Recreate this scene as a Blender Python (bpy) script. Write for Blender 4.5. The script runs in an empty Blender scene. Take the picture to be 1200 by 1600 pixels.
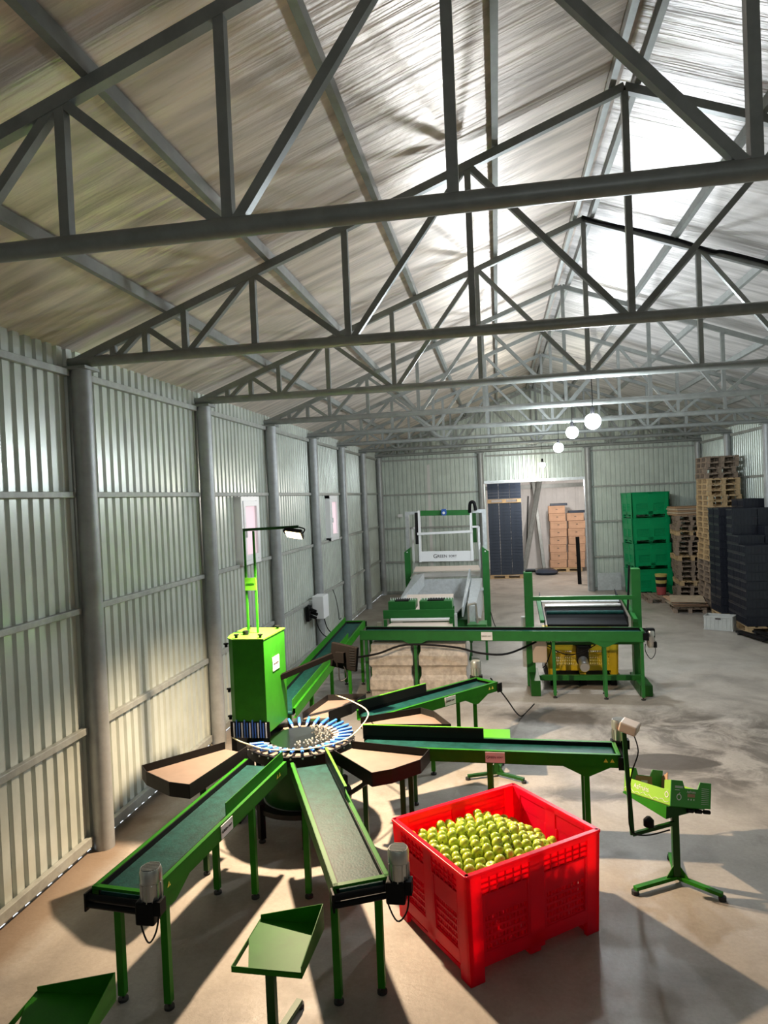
import bpy, math, random
from mathutils import Vector, Matrix
random.seed(7)
S = bpy.context.scene
COL = S.collection
PI = math.pi
def V(*a): return Vector(a if len(a) > 1 else a[0])

# ------------------------------------------------------------------ camera, world, lights, exposure
CX, CZ, YAW, PITCH, ROLL, F = 4.1385, 3.4706, 0.1627, -0.0196, -0.0425, 1083.95
fwd = V(-math.sin(YAW)*math.cos(PITCH), math.cos(YAW)*math.cos(PITCH), math.sin(PITCH))
rgt = V(math.cos(YAW), math.sin(YAW), 0)
upv = rgt.cross(fwd)
r2 = math.cos(ROLL)*rgt + math.sin(ROLL)*upv
u2 = -math.sin(ROLL)*rgt + math.cos(ROLL)*upv
cam = bpy.data.objects.new('camera', bpy.data.cameras.new('camera'))
COL.objects.link(cam)
cam.matrix_world = Matrix(((r2.x, u2.x, -fwd.x, CX), (r2.y, u2.y, -fwd.y, 0), (r2.z, u2.z, -fwd.z, CZ), (0, 0, 0, 1)))
cam.data.sensor_fit = 'VERTICAL'; cam.data.sensor_height = 36; cam.data.lens = 36*F/1600
cam.data.clip_start = 0.05; cam.data.clip_end = 300
S.camera = cam
W = bpy.data.worlds.new('world'); S.world = W; W.use_nodes = True
W.node_tree.nodes['Background'].inputs[0].default_value = (0.85, 0.92, 1.0, 1)
W.node_tree.nodes['Background'].inputs[1].default_value = 1.0
S.view_settings.view_transform = 'Standard'; S.view_settings.look = 'None'
S.view_settings.gamma = 1; S.view_settings.use_curve_mapping = False
S.view_settings.exposure = 0.74
def light(name, kind, loc, power, color, **k):
    d = bpy.data.lights.new(name, kind); d.energy = power; d.color = color
    rot = k.pop('rot', None)
    for a, b in k.items(): setattr(d, a, b)
    o = bpy.data.objects.new(name, d); COL.objects.link(o); o.location = loc
    if rot: o.rotation_euler = rot
    return o
FLOOD = (1.94, 7.27, 3.04)
light('floodlight_beam', 'SPOT', FLOOD, 1080, (1.0, 0.76, 0.52), spot_size=math.radians(150), spot_blend=0.75, shadow_soft_size=0.045, rot=(math.radians(2), math.radians(-12), 0))
LAMPS = [(5.42, 9.516, 4.44, 360), (5.47, 12.516, 4.55, 400), (5.49, 15.516, 4.48, 400), (5.52, 21.516, 4.35, 220)]
light('back_room_light', 'POINT', (6.3, 27.6, 3.7), 240, (1.0, 0.93, 0.88), shadow_soft_size=0.1)
light('hall_light', 'POINT', (5.4, -2.5, 4.4), 45, (0.9, 0.95, 1.0), shadow_soft_size=0.1)

# ------------------------------------------------------------------ materials
def mat(name, col, rough=0.5, metal=0.0, nz=0.0, nscale=6.0, bump=0.0, bscale=30.0, emit=None, spec=0.5, stretch=None, col2=None, trans=0, alpha=1, cut=(0.35, 0.65)):
    m = bpy.data.materials.new(name); m.use_nodes = True
    nt = m.node_tree; b = nt.nodes['Principled BSDF']
    b.inputs['Base Color'].default_value = (*col, 1); b.inputs['Roughness'].default_value = rough
    b.inputs['Metallic'].default_value = metal; b.inputs['Specular IOR Level'].default_value = spec
    b.inputs['Transmission Weight'].default_value = trans; b.inputs['Alpha'].default_value = alpha
    tc = nt.nodes.new('ShaderNodeTexCoord'); mp = nt.nodes.new('ShaderNodeMapping')
    nt.links.new(tc.outputs['Object'], mp.inputs[0])
    if stretch: mp.inputs['Scale'].default_value = stretch
    if col2 or nz:
        n = nt.nodes.new('ShaderNodeTexNoise'); n.inputs['Scale'].default_value = nscale; n.inputs['Detail'].default_value = 6
        n.inputs['Roughness'].default_value = 0.62
        nt.links.new(mp.outputs[0], n.inputs['Vector'])
        r = nt.nodes.new('ShaderNodeValToRGB'); nt.links.new(n.outputs['Fac'], r.inputs[0])
        c2 = col2 or tuple(c*(1-nz) for c in col)
        r.color_ramp.elements[0].color = (*c2, 1); r.color_ramp.elements[1].color = (*col, 1)
        r.color_ramp.elements[0].position = cut[0]; r.color_ramp.elements[1].position = cut[1]
        nt.links.new(r.outputs[0], b.inputs['Base Color'])
    if bump:
        n2 = nt.nodes.new('ShaderNodeTexNoise'); n2.inputs['Scale'].default_value = bscale; n2.inputs['Detail'].default_value = 4
        nt.links.new(mp.outputs[0], n2.inputs['Vector'])
        bp = nt.nodes.new('ShaderNodeBump'); bp.inputs['Strength'].default_value = bump; bp.inputs['Distance'].default_value = 0.02
        nt.links.new(n2.outputs['Fac'], bp.inputs['Height']); nt.links.new(bp.outputs[0], b.inputs['Normal'])
    if emit:
        b.inputs['Emission Color'].default_value = (*emit[0], 1); b.inputs['Emission Strength'].default_value = emit[1]
    return m
M = {}
M['sheet'] = mat('painted_sheet', (0.55, 0.585, 0.525), 0.27, 0.15, nz=0.14, nscale=2.5)
M['sheet_far'] = mat('painted_sheet_far', (0.56, 0.62, 0.56), 0.30, 0.15, nz=0.14, nscale=2.5)
M['pale_sheet'] = mat('pale_room_panel', (0.66, 0.64, 0.62), 0.6, nz=0.12, nscale=1.5)
M['girt'] = mat('girt_paint', (0.34, 0.35, 0.32), 0.5, 0.1, nz=0.25, nscale=9)
M['steel'] = mat('grey_steel_paint', (0.26, 0.275, 0.26), 0.42, 0.2, nz=0.2, nscale=7)
M['column'] = mat('column_paint', (0.33, 0.34, 0.34), 0.42, 0.2, nz=0.22, nscale=5)
M['green'] = mat('green_paint', (0.022, 0.170, 0.008), 0.45, spec=0.12, nz=0.2, nscale=5)
M['green_dark'] = mat('deep_green_paint', (0.010, 0.070, 0.008), 0.4, spec=0.25, nz=0.2, nscale=5)
M['green_far'] = mat('mid_green_paint', (0.022, 0.15, 0.030), 0.38, spec=0.3, nz=0.15, nscale=5)
M['lime'] = mat('lit_green_paint', (0.10, 0.38, 0.02), 0.3)  # the green paint as the flood lights it, brightness put into the colour
M['belt'] = mat('teal_belt', (0.008, 0.060, 0.052), 0.5, spec=0.15, nz=0.45, nscale=14, bump=0.1, bscale=60)
M['black'] = mat('black_plastic', (0.005, 0.005, 0.0055), 0.5, spec=0.12)
M['matte'] = mat('matte_black', (0.0035, 0.003, 0.0028), 0.7, spec=0.03)
M['rubber'] = mat('rubber', (0.02, 0.02, 0.02), 0.7)
M['blacksteel'] = mat('black_steel', (0.011, 0.010, 0.0095), 0.5, nz=0.2, spec=0.2)
M['tray'] = mat('brown_pad', (0.17, 0.125, 0.098), 0.55, nz=0.12, nscale=9)
M['blue'] = mat('blue_bristle', (0.03, 0.15, 0.58), 0.4)
M['white'] = mat('white_plastic', (0.75, 0.75, 0.75), 0.4)
M['plate'] = mat('sign_plate', (0.72, 0.68, 0.66), 0.4)
M['ink'] = mat('dark_ink', (0.05, 0.04, 0.04), 0.6)
M['chrome'] = mat('brushed_metal', (0.62, 0.61, 0.58), 0.28, 0.9)
M['mirror'] = mat('polished_plate', (0.35, 0.33, 0.30), 0.12, 1.0)
M['galv'] = mat('galvanised', (0.62, 0.65, 0.66), 0.38, 0.45, nz=0.2, nscale=12)
M['motor'] = mat('motor_aluminium', (0.55, 0.55, 0.53), 0.28, 0.9)
M['red'] = mat('red_plastic', (0.70, 0.005, 0.03), 0.32, nz=0.12, nscale=4)
M['binblack'] = mat('slot_dark', (0.09, 0.0, 0.004), 0.6)
M['gbin'] = mat('green_bin_plastic', (0.0, 0.30, 0.10), 0.35, nz=0.12, nscale=3)
M['ybin'] = mat('yellow_plastic', (0.66, 0.46, 0.01), 0.4, nz=0.15)
M['wood'] = mat('pallet_wood', (0.52, 0.36, 0.19), 0.8, nz=0.35, nscale=8, stretch=(1, 6, 1))
M['woodold'] = mat('old_pallet_wood', (0.27, 0.20, 0.145), 0.85, nz=0.4, nscale=8, stretch=(1, 6, 1))
M['card'] = mat('cardboard', (0.50, 0.30, 0.19), 0.8, nz=0.2, nscale=3)
M['cardin'] = mat('cardboard_inner', (0.36, 0.22, 0.12), 0.85, nz=0.1)
M['cardpale'] = mat('pale_board', (0.50, 0.40, 0.29), 0.85, nz=0.3, nscale=4)
M['crate'] = mat('black_crate', (0.016, 0.018, 0.026), 0.38, nz=0.2, nscale=6)
M['crateblue'] = mat('dark_blue_crate', (0.018, 0.03, 0.055), 0.45, nz=0.3, nscale=7)
M['greycrate'] = mat('grey_crate', (0.46, 0.46, 0.43), 0.55, nz=0.15)
M['pulp'] = mat('film_wrapped_pulp', (0.50, 0.44, 0.38), 0.4, nz=0.4, nscale=11, bump=0.25, bscale=25)
M['beige'] = mat('beige_enclosure', (0.60, 0.50, 0.42), 0.5)
M['boxgreen'] = mat('box_light_green', (0.26, 0.52, 0.05), 0.5)
M['boxdark'] = mat('box_green', (0.055, 0.33, 0.05), 0.5)
M['yellow'] = mat('warning_yellow', (0.85, 0.7, 0.08), 0.5)
M['redpaint'] = mat('dull_red', (0.30, 0.05, 0.05), 0.5)
M['ochre'] = mat('ochre', (0.45, 0.36, 0.10), 0.5)
M['motorblue'] = mat('motor_blue', (0.02, 0.09, 0.35), 0.4)
M['bulb'] = mat('bulb_glow', (1, 1, 1), 0.3, emit=((0.88, 0.95, 1.0), 28))
M['bulbwarm'] = mat('bulb_glow_warm', (1, 1, 1), 0.3, emit=((1.0, 0.96, 0.7), 9))
M['floodglow'] = mat('flood_glow', (1, 1, 1), 0.3, emit=((1.0, 0.72, 0.38), 9))
M['pvc'] = mat('window_pvc', (0.78, 0.77, 0.77), 0.35)
M['pane'] = mat('frosted_pane', (0.92, 0.80, 0.80), 0.35, trans=0.85, nz=0.06, nscale=3)
M['cream'] = mat('pale_rope', (0.62, 0.58, 0.40), 0.6)

def concrete():
    m = bpy.data.materials.new('concrete'); m.use_nodes = True; nt = m.node_tree; N = nt.nodes; L = nt.links
    b = N['Principled BSDF']; tc = N.new('ShaderNodeTexCoord')
    def noise(scale, det=8, rough=0.6, dist=0.0, vec=None):
        n = N.new('ShaderNodeTexNoise'); n.inputs['Scale'].default_value = scale; n.inputs['Detail'].default_value = det
        n.inputs['Roughness'].default_value = rough; n.inputs['Distortion'].default_value = dist
        L.new(vec or tc.outputs['Object'], n.inputs['Vector']); return n.outputs['Fac']
    def ramp(x, pts):
        r = N.new('ShaderNodeValToRGB'); L.new(x, r.inputs[0]); e = r.color_ramp.elements
        while len(e) < len(pts): e.new(0.5)
        for i, (p, c) in enumerate(pts): e[i].position = p; e[i].color = (c, c, c, 1) if isinstance(c, float) else (*c, 1)
        return r.outputs[0]
    def mix(f, a, bb, mode='MIX'):
        x = N.new('ShaderNodeMix'); x.data_type = 'RGBA'; x.blend_type = mode
        if isinstance(f, float): x.inputs[0].default_value = f
        else: L.new(f, x.inputs[0])
        L.new(a, x.inputs[6]); L.new(bb, x.inputs[7]); return x.outputs[2]
    base = ramp(noise(0.9, 10, 0.65, 0.6), [(0.3, (0.22, 0.195, 0.17)), (0.5, (0.33, 0.295, 0.255)), (0.72, (0.41, 0.37, 0.325))])
    fine = ramp(noise(28, 6, 0.7), [(0.3, 0.82), (0.7, 1.0)])
    c = mix(1.0, base, fine, 'MULTIPLY')
    sx = N.new('ShaderNodeSeparateXYZ'); L.new(tc.outputs['Object'], sx.inputs[0])
    # damp dirty patches: a zone around the bin filler and to the right
    def blob(cx, cy, rx, ry, soft, wob=0.9, scale=1.6):
        mp = N.new('ShaderNodeMapping'); mp.vector_type = 'POINT'
        mp.inputs['Location'].default_value = (-cx/rx, -cy/ry, 0); mp.inputs['Scale'].default_value = (1/rx, 1/ry, 0)
        L.new(tc.outputs['Object'], mp.inputs[0])
        ln = N.new('ShaderNodeVectorMath'); ln.operation = 'LENGTH'; L.new(mp.outputs[0], ln.inputs[0])
        ad = N.new('ShaderNodeMath'); ad.operation = 'MULTIPLY_ADD'; ad.inputs[1].default_value = wob
        L.new(noise(scale, 7, 0.65, 0.8), ad.inputs[0]); L.new(ln.outputs['Value'], ad.inputs[2])
        return ramp(ad.outputs[0], [(max(0.0, 1.0-soft), 1.0), (1.0, 0.0)])
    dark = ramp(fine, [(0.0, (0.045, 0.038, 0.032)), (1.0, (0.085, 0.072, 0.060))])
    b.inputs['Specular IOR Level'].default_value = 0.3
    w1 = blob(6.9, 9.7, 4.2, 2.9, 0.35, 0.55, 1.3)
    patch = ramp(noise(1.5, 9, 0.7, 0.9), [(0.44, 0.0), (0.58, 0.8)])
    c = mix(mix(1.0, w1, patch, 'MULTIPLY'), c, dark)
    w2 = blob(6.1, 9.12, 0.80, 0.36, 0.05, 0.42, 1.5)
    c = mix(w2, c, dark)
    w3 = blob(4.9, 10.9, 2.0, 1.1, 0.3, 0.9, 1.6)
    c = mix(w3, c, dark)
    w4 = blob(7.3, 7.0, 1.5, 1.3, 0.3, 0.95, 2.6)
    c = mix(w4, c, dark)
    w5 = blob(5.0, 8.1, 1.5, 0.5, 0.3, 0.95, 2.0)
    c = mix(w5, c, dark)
    dirt = blob(0.0, 4.8, 0.5, 9.0, 0.4, 0.6, 3.0)
    dirtc = ramp(fine, [(0.0, (0.13, 0.095, 0.065)), (1.0, (0.22, 0.165, 0.12))])
    c = mix(dirt, c, dirtc)
    L.new(c, b.inputs['Base Color'])
    L.new(ramp(noise(1.3, 6), [(0.35, 0.32), (0.65, 0.62)]), b.inputs['Roughness'])
    bp = N.new('ShaderNodeBump'); bp.inputs['Strength'].default_value = 0.25; bp.inputs['Distance'].default_value = 0.02
    L.new(noise(9, 8, 0.75), bp.inputs['Height']); L.new(bp.outputs[0], b.inputs['Normal'])
    return m
def translucent(name, col, f, base=None, rough=0.35):
    m = mat(name, base or col, rough, nz=0.10, nscale=4); nt = m.node_tree
    b = nt.nodes['Principled BSDF']; o = nt.nodes['Material Output']
    t = nt.nodes.new('ShaderNodeBsdfTranslucent'); t.inputs[0].default_value = (*col, 1)
    x = nt.nodes.new('ShaderNodeMixShader'); x.inputs[0].default_value = f
    nt.links.new(b.outputs[0], x.inputs[1]); nt.links.new(t.outputs[0], x.inputs[2]); nt.links.new(x.outputs[0], o.inputs[0])
    return m
M['red'] = translucent('red_plastic', (1.0, 0.03, 0.07), 0.6, (0.85, 0.006, 0.05))
M['pane'] = translucent('frosted_pane', (0.95, 0.80, 0.80), 0.9)
M['floor'] = concrete()
def foil(name, tint, k):
    m = bpy.data.materials.new(name); m.use_nodes = True; nt = m.node_tree; N = nt.nodes; L = nt.links
    b = N['Principled BSDF']; tc = N.new('ShaderNodeTexCoord')
    def noise(scale, stretch, det=5, dist=0.0):
        mp = N.new('ShaderNodeMapping'); mp.inputs['Scale'].default_value = stretch; L.new(tc.outputs['Object'], mp.inputs[0])
        n = N.new('ShaderNodeTexNoise'); n.inputs['Scale'].default_value = scale; n.inputs['Detail'].default_value = det; n.inputs['Distortion'].default_value = dist
        L.new(mp.outputs[0], n.inputs['Vector']); return n.outputs['Fac']
    r = N.new('ShaderNodeValToRGB'); L.new(noise(2.2, (0.35, 2.6, 0.35), 8, 0.25), r.inputs[0])
    r.color_ramp.elements[0].position = 0.30; r.color_ramp.elements[0].color = tuple(c*0.55 for c in tint)+(1,)
    r.color_ramp.elements[1].position = 0.62; r.color_ramp.elements[1].color = (*tint, 1)
    L.new(r.outputs[0], b.inputs['Base Color'])
    b.inputs['Metallic'].default_value = 0.35 if k < 1.2 else 0.5
    b.inputs['Roughness'].default_value = 0.42
    mm = N.new('ShaderNodeMath'); mm.operation = 'ADD'
    L.new(noise(2.0, (0.30, 6.5*k, 0.30), 3, 0.15), mm.inputs[0])
    m3 = N.new('ShaderNodeMath'); m3.operation = 'MULTIPLY'; m3.inputs[1].default_value = 0.16
    L.new(noise(24, (0.6, 1, 0.6), 3), m3.inputs[0]); L.new(m3.outputs[0], mm.inputs[1])
    bp = N.new('ShaderNodeBump'); bp.inputs['Strength'].default_value = 0.5 if k < 1.2 else 0.7; bp.inputs['Distance'].default_value = 0.045
    L.new(mm.outputs[0], bp.inputs['Height']); L.new(bp.outputs[0], b.inputs['Normal'])
    return m
M['foilL'] = foil('roof_foil', (0.80, 0.70, 0.62), 1.0)
M['foilR'] = foil('roof_foil_right', (0.66, 0.63, 0.61), 1.5)
def apple_mat():
    m = mat('apple_skin', (0.50, 0.58, 0.06), 0.3, col2=(0.32, 0.44, 0.035), nscale=9)
    return m
M['apple'] = apple_mat()

# ------------------------------------------------------------------ mesh helpers
class MB:
    def __init__(s): s.v = []; s.f = []; s.m = []
    def add(s, vs, fs, mi=0):
        o = len(s.v); s.v += [tuple(v) for v in vs]
        for f in fs: s.f.append([i+o for i in f]); s.m.append(mi)
        return s
    def box(s, c, d, rz=0, mi=0, mx=None):
        hx, hy, hz = d[0]/2, d[1]/2, d[2]/2
        R = mx or Matrix.Rotation(rz, 3, 'Z')
        vs = [V(c)+R@V(x*hx, y*hy, z*hz) for x in (-1, 1) for y in (-1, 1) for z in (-1, 1)]
        return s.add(vs, [(0, 1, 3, 2), (4, 6, 7, 5), (0, 4, 5, 1), (2, 3, 7, 6), (0, 2, 6, 4), (1, 5, 7, 3)], mi)
    def bar(s, a, b, w, h=None, mi=0, up=(0, 0, 1)):
        a = V(a); b = V(b); h = h or w; d = (b-a); L = d.length; d.normalize(); up = V(up)
        if abs(d.dot(up)) > 0.98: up = V(1, 0, 0) if abs(d.x) < 0.9 else V(0, 1, 0)
        sd = d.cross(up).normalized(); u = sd.cross(d)
        R = Matrix((sd, d, u)).transposed()
        return s.box((a+b)/2, (w, L, h), mx=R, mi=mi)
    def cyl(s, a, b, r, n=14, r2=None, mi=0, cap=True):
        a = V(a); b = V(b); d = (b-a).normalized(); r2 = r if r2 is None else r2
        t = V(1, 0, 0) if abs(d.x) < 0.9 else V(0, 1, 0)
        x = d.cross(t).normalized(); y = d.cross(x)
        vs = []
        for p, rr in ((a, r), (b, r2)):
            for i in range(n):
                an = 2*PI*i/n; vs.append(p+x*math.cos(an)*rr+y*math.sin(an)*rr)
        fs = [(i, (i+1) % n, n+(i+1) % n, n+i) for i in range(n)]
        if cap: fs += [tuple(range(n-1, -1, -1)), tuple(range(n, 2*n))]
        return s.add(vs, fs, mi)
    def lathe(s, prof, c=(0, 0, 0), n=16, mi=0):
        vs = []; k = len(prof)
        for i in range(n):
            an = 2*PI*i/n
            for r, z in prof: vs.append((c[0]+r*math.cos(an), c[1]+r*math.sin(an), c[2]+z))
        fs = [(i*k+j, ((i+1) % n)*k+j, ((i+1) % n)*k+j+1, i*k+j+1) for i in range(n) for j in range(k-1)]
        return s.add(vs, fs, mi)
    def tube(s, pts, r, n=8, mi=0):
        pts = [V(p) for p in pts]
        P = []
        for i in range(len(pts)-1):     # catmull-rom
            p0 = pts[max(i-1, 0)]; p1 = pts[i]; p2 = pts[i+1]; p3 = pts[min(i+2, len(pts)-1)]
            for k in range(5):
                t = k/5
                P.append(0.5*((2*p1)+(-p0+p2)*t+(2*p0-5*p1+4*p2-p3)*t*t+(-p0+3*p1-3*p2+p3)*t**3))
        P.append(pts[-1]); vs = []; x = None
        for i, p in enumerate(P):
            d = (P[min(i+1, len(P)-1)]-P[max(i-1, 0)]).normalized()
            if x is None:
                t = V(0, 0, 1) if abs(d.z) < 0.9 else V(1, 0, 0); x = d.cross(t).normalized()
            else: x = (x-d*x.dot(d)).normalized()
            y = d.cross(x)
            for j in range(n):
                an = 2*PI*j/n; vs.append(p+x*math.cos(an)*r+y*math.sin(an)*r)
        m = len(P)
        fs = [(i*n+j, i*n+(j+1) % n, (i+1)*n+(j+1) % n, (i+1)*n+j) for i in range(m-1) for j in range(n)]
        fs += [tuple(range(n-1, -1, -1)), tuple(range((m-1)*n, m*n))]
        return s.add(vs, fs, mi)
    def prism(s, poly, z0, z1, mi=0, fn=None):   # polygon (x,y) extruded in z; fn maps a point
        n = len(poly); fn = fn or (lambda p: p)
        vs = [fn((x, y, z0)) for x, y in poly]+[fn((x, y, z1)) for x, y in poly]
        fs = [tuple(range(n-1, -1, -1)), tuple(range(n, 2*n))]+[(i, (i+1) % n, n+(i+1) % n, n+i) for i in range(n)]
        return s.add(vs, fs, mi)
    def map(s, fn): s.v = [tuple(fn(V(v))) for v in s.v]; return s
KIDS = {}
def build(name, mb, mats, parent=None, smooth=False, bevel=0.0, local=True, me=None):
    """link a mesh; world coordinates are turned into the parent's frame unless local is False"""
    if me is None:
        me = bpy.data.meshes.new(name)
        vs = mb.v
        if parent is not None and local:
            iv = WM[parent.name].inverted(); vs = [iv@V(v) for v in vs]
        me.from_pydata([tuple(v) for v in vs], [], mb.f)
        for x in (mats if isinstance(mats, (list, tuple)) else [mats]): me.materials.append(M[x] if isinstance(x, str) else x)
        for p, k in zip(me.polygons, mb.m): p.material_index = k; p.use_smooth = smooth
        me.validate()
        import bmesh
        b = bmesh.new(); b.from_mesh(me); bmesh.ops.recalc_face_normals(b, faces=b.faces); b.to_mesh(me); b.free()
        if smooth:
            try: me.set_sharp_from_angle(angle=math.radians(38))
            except Exception: pass
    o = bpy.data.objects.new(name, me); COL.objects.link(o)
    if parent is not None: o.parent = parent; WM[o.name] = WM[parent.name]
    else: WM[o.name] = Matrix()
    if bevel:
        bv = o.modifiers.new('bevel', 'BEVEL'); bv.width = bevel; bv.segments = 2; bv.limit_method = 'ANGLE'
    return o
WM = {}
def thing(name, label, cat, loc=(0, 0, 0), rz=0, group=None):
    o = bpy.data.objects.new(name, None); COL.objects.link(o); o.location = loc; o.rotation_euler = (0, 0, rz)
    o.empty_display_size = 0.1
    WM[o.name] = Matrix.Translation(V(loc))@Matrix.Rotation(rz, 4, 'Z')
    return tag(o, label, cat, group)
def tag(o, label=None, cat=None, group=None, kind=None):
    if label: o['label'] = label
    if cat: o['category'] = cat
    if group: o['group'] = group
    if kind: o['kind'] = kind
    return o
def struct(name, mb, mats, label=None, **k): return tag(build(name, mb, mats, **k), label, 'room shell' if not label else None, None, 'structure')
def copy_tree(o, parent=None):
    c = o.copy(); COL.objects.link(c)
    if parent is not None: c.parent = parent
    for ch in list(o.children): copy_tree(ch, c)
    return c
ORD = ['topmost', 'second', 'third', 'fourth', 'fifth', 'sixth', 'seventh', 'eighth', 'ninth', 'tenth', 'eleventh', 'twelfth', 'thirteenth', 'fourteenth', 'fifteenth', 'sixteenth', 'seventeenth', 'eighteenth', 'nineteenth', 'twentieth', 'twenty-first', 'twenty-second', 'twenty-third', 'twenty-fourth', 'twenty-fifth', 'twenty-sixth', 'twenty-seventh', 'twenty-eighth']
def nth(i): return 'topmost' if i == 0 else ORD[i]+' from top'
def text(body, size, origin, right, up, mt, parent, name='lettering', depth=0.0015, squash=1.0):
    """flat raised letters; origin = centre, right/up world directions"""
    cu = bpy.data.curves.new(name, 'FONT'); cu.body = body; cu.size = size; cu.extrude = depth
    cu.align_x = 'CENTER'; cu.align_y = 'CENTER'
    tmp = bpy.data.objects.new('tmp', cu); COL.objects.link(tmp)
    dg = bpy.context.evaluated_depsgraph_get(); dg.update()
    me = bpy.data.meshes.new_from_object(tmp.evaluated_get(dg)); bpy.data.objects.remove(tmp)
    r = V(right).normalized(); u = V(up).normalized(); n = r.cross(u)
    Mx = Matrix(((r.x, u.x, n.x, origin[0]), (r.y, u.y, n.y, origin[1]), (r.z, u.z, n.z, origin[2]), (0, 0, 0, 1)))
    if squash != 1: Mx = Mx@Matrix.Diagonal((squash, 1, 1, 1))
    me.transform((WM[parent.name].inverted() if parent is not None else Matrix())@Mx)
    me.materials.clear(); me.materials.append(M[mt])
    return build(name, None, None, parent, me=me)
def brand(size, origin, right, up, parent, mt='ink'):
    r = V(right).normalized(); o = V(origin)
    text('G', size*1.15, o-r*size*2.15, right, up, mt, parent)
    text('REEN', size*0.86, o-r*size*0.72, right, up, mt, parent)
    text('SORT', size*0.66, o+r*size*1.42, right, up, mt, parent)

# ------------------------------------------------------------------ the hall
Y1, BAY, HW, WID = 6.516, 3.0, 4.95, 10.775
MID = WID/2
YC = [Y1+(n-1)*BAY for n in range(0, 8)]      # 3.516 .. 24.516
YEND, XL, XR = 24.66, -0.12, WID+0.12
YS = -5.0
def roof_z(x): return 5.17+0.373*(MID-abs(x-MID))
def sheet(pos_fn, length, z_fn, pitch=0.157, depth=0.028, holes=()):
    """corrugated sheet: pos_fn(t, d) -> (x, y), d = offset toward the inside"""
    mb = MB(); prof = [(0, 1), (0.56, 1), (0.66, 0), (0.90, 0), (1.0, 1)]
    n = int(length/pitch)+1
    for i in range(n):
        for (a, da), (b, db) in zip(prof[:-1], prof[1:]):
            t0 = (i+a)*pitch; t1 = (i+b)*pitch
            if t0 >= length: continue
            t1 = min(t1, length); tm = (t0+t1)/2
            spans = [(z_fn(t0)[0], z_fn(t0)[1], z_fn(t1)[0], z_fn(t1)[1])]
            for h0, h1, hz0, hz1 in holes:
                if h0 < tm < h1:
                    new = []
                    for (a0, a1, b0, b1) in spans:
                        if hz0 > a0: new.append((a0, hz0, b0, hz0))
                        new.append((hz1, a1, hz1, b1))
                    spans = new
            x0, y0 = pos_fn(t0, da*depth); x1, y1 = pos_fn(t1, db*depth)
            for (a0, a1, b0, b1) in spans:
                mb.add([(x0, y0, a0), (x1, y1, b0), (x1, y1, b1), (x0, y0, a1)], [(0, 1, 2, 3)])
    return mb
def solidify(o, t=0.003):
    m = o.modifiers.new('thick', 'SOLIDIFY'); m.thickness = t; m.offset = 0; return o
WINS = [(10.80, 11.66, 2.46, 3.60), (16.88, 17.74, 2.46, 3.60)]
wl = sheet(lambda t, d: (XL-0.028+d, YS+t), YEND-YS, lambda t: (0.032 if math.sin(int(t/0.157+1e-6)*12.9898)*43758.5 % 1 > 0.72 else 0.001, 5.13), holes=[(a-YS, b-YS, c, d) for a, b, c, d in WINS])
solidify(struct('wall_left', wl, 'sheet'))
wr = sheet(lambda t, d: (XR+0.028-d, YS+t), YEND-YS, lambda t: (0.0, 5.13))
solidify(struct('wall_right', wr, 'sheet_far'))
DX0, DX1, DZ = 3.70, 7.10, 3.83
we = sheet(lambda t, d: (XL+t, YEND+0.028-d), XR-XL, lambda t: (0.0, roof_z(XL+t)), holes=[(DX0-XL, DX1-XL, -1, DZ)])
# drop the part of the sheet below the doorway head
solidify(struct('wall_back', we, 'sheet_far'))
fl = MB(); fl.add([(XL, YS, 0), (XR, YS, 0), (XR, 33, 0), (XL, 33, 0)], [(0, 1, 2, 3)])
struct('floor', fl, 'floor')
for nm, x0, x1, mt in (('ceiling_left', XL-0.3, MID, 'foilL'), ('ceiling_right', MID, XR+0.3, 'foilR')):
    mb = MB(); z0, z1 = roof_z(x0), roof_z(x1)
    mb.add([(x0, YS, z0), (x1, YS, z1), (x1, YEND+0.1, z1), (x0, YEND+0.1, z0)], [(0, 1, 2, 3)])
    mb.add([(x0, YS, z0+0.08), (x1, YS, z1+0.08), (x1, YEND+0.1, z1+0.08), (x0, YEND+0.1, z0+0.08)], [(0, 1, 2, 3)])
    o = struct(nm, mb, mt)
struct('wall_front', sheet(lambda t, d: (XL+t, YS-0.03+d), XR-XL, lambda t: (0.0, roof_z(XL+t)), pitch=0.31), 'sheet')
# the room behind the doorway
mb = MB(); RY = 32.2
mb.box((6.4, RY+0.05, 2.3), (9.2, 0.1, 4.6))
struct('wall_room_back', sheet(lambda t, d: (1.8+t, RY-d), 9.2, lambda t: (0.0, 4.6), pitch=0.5, depth=0.012), 'pale_sheet')
struct('wall_room_left', MB().box((1.75, 28.4, 2.3), (0.1, 7.5, 4.6)), 'pale_sheet')
struct('wall_room_right', MB().box((10.95, 28.4, 2.3), (0.1, 7.5, 4.6)), 'pale_sheet')
struct('ceiling_room', MB().box((6.35, 28.5, 4.65), (9.4, 7.6, 0.1)), 'pale_sheet')
struct('trim_room_rail', MB().box((6.35, RY-0.06, 3.72), (9.1, 0.08, 0.18)), 'steel')
# door surround
mb = MB(); mb.box((DX0-0.04, YEND, DZ/2), (0.09, 0.16, DZ)); mb.box((DX1+0.04, YEND, DZ/2), (0.09, 0.16, DZ)); mb.box(((DX0+DX1)/2, YEND, DZ+0.05), (DX1-DX0+0.17, 0.16, 0.1))
struct('trim_doorway', mb, 'galv')
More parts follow.
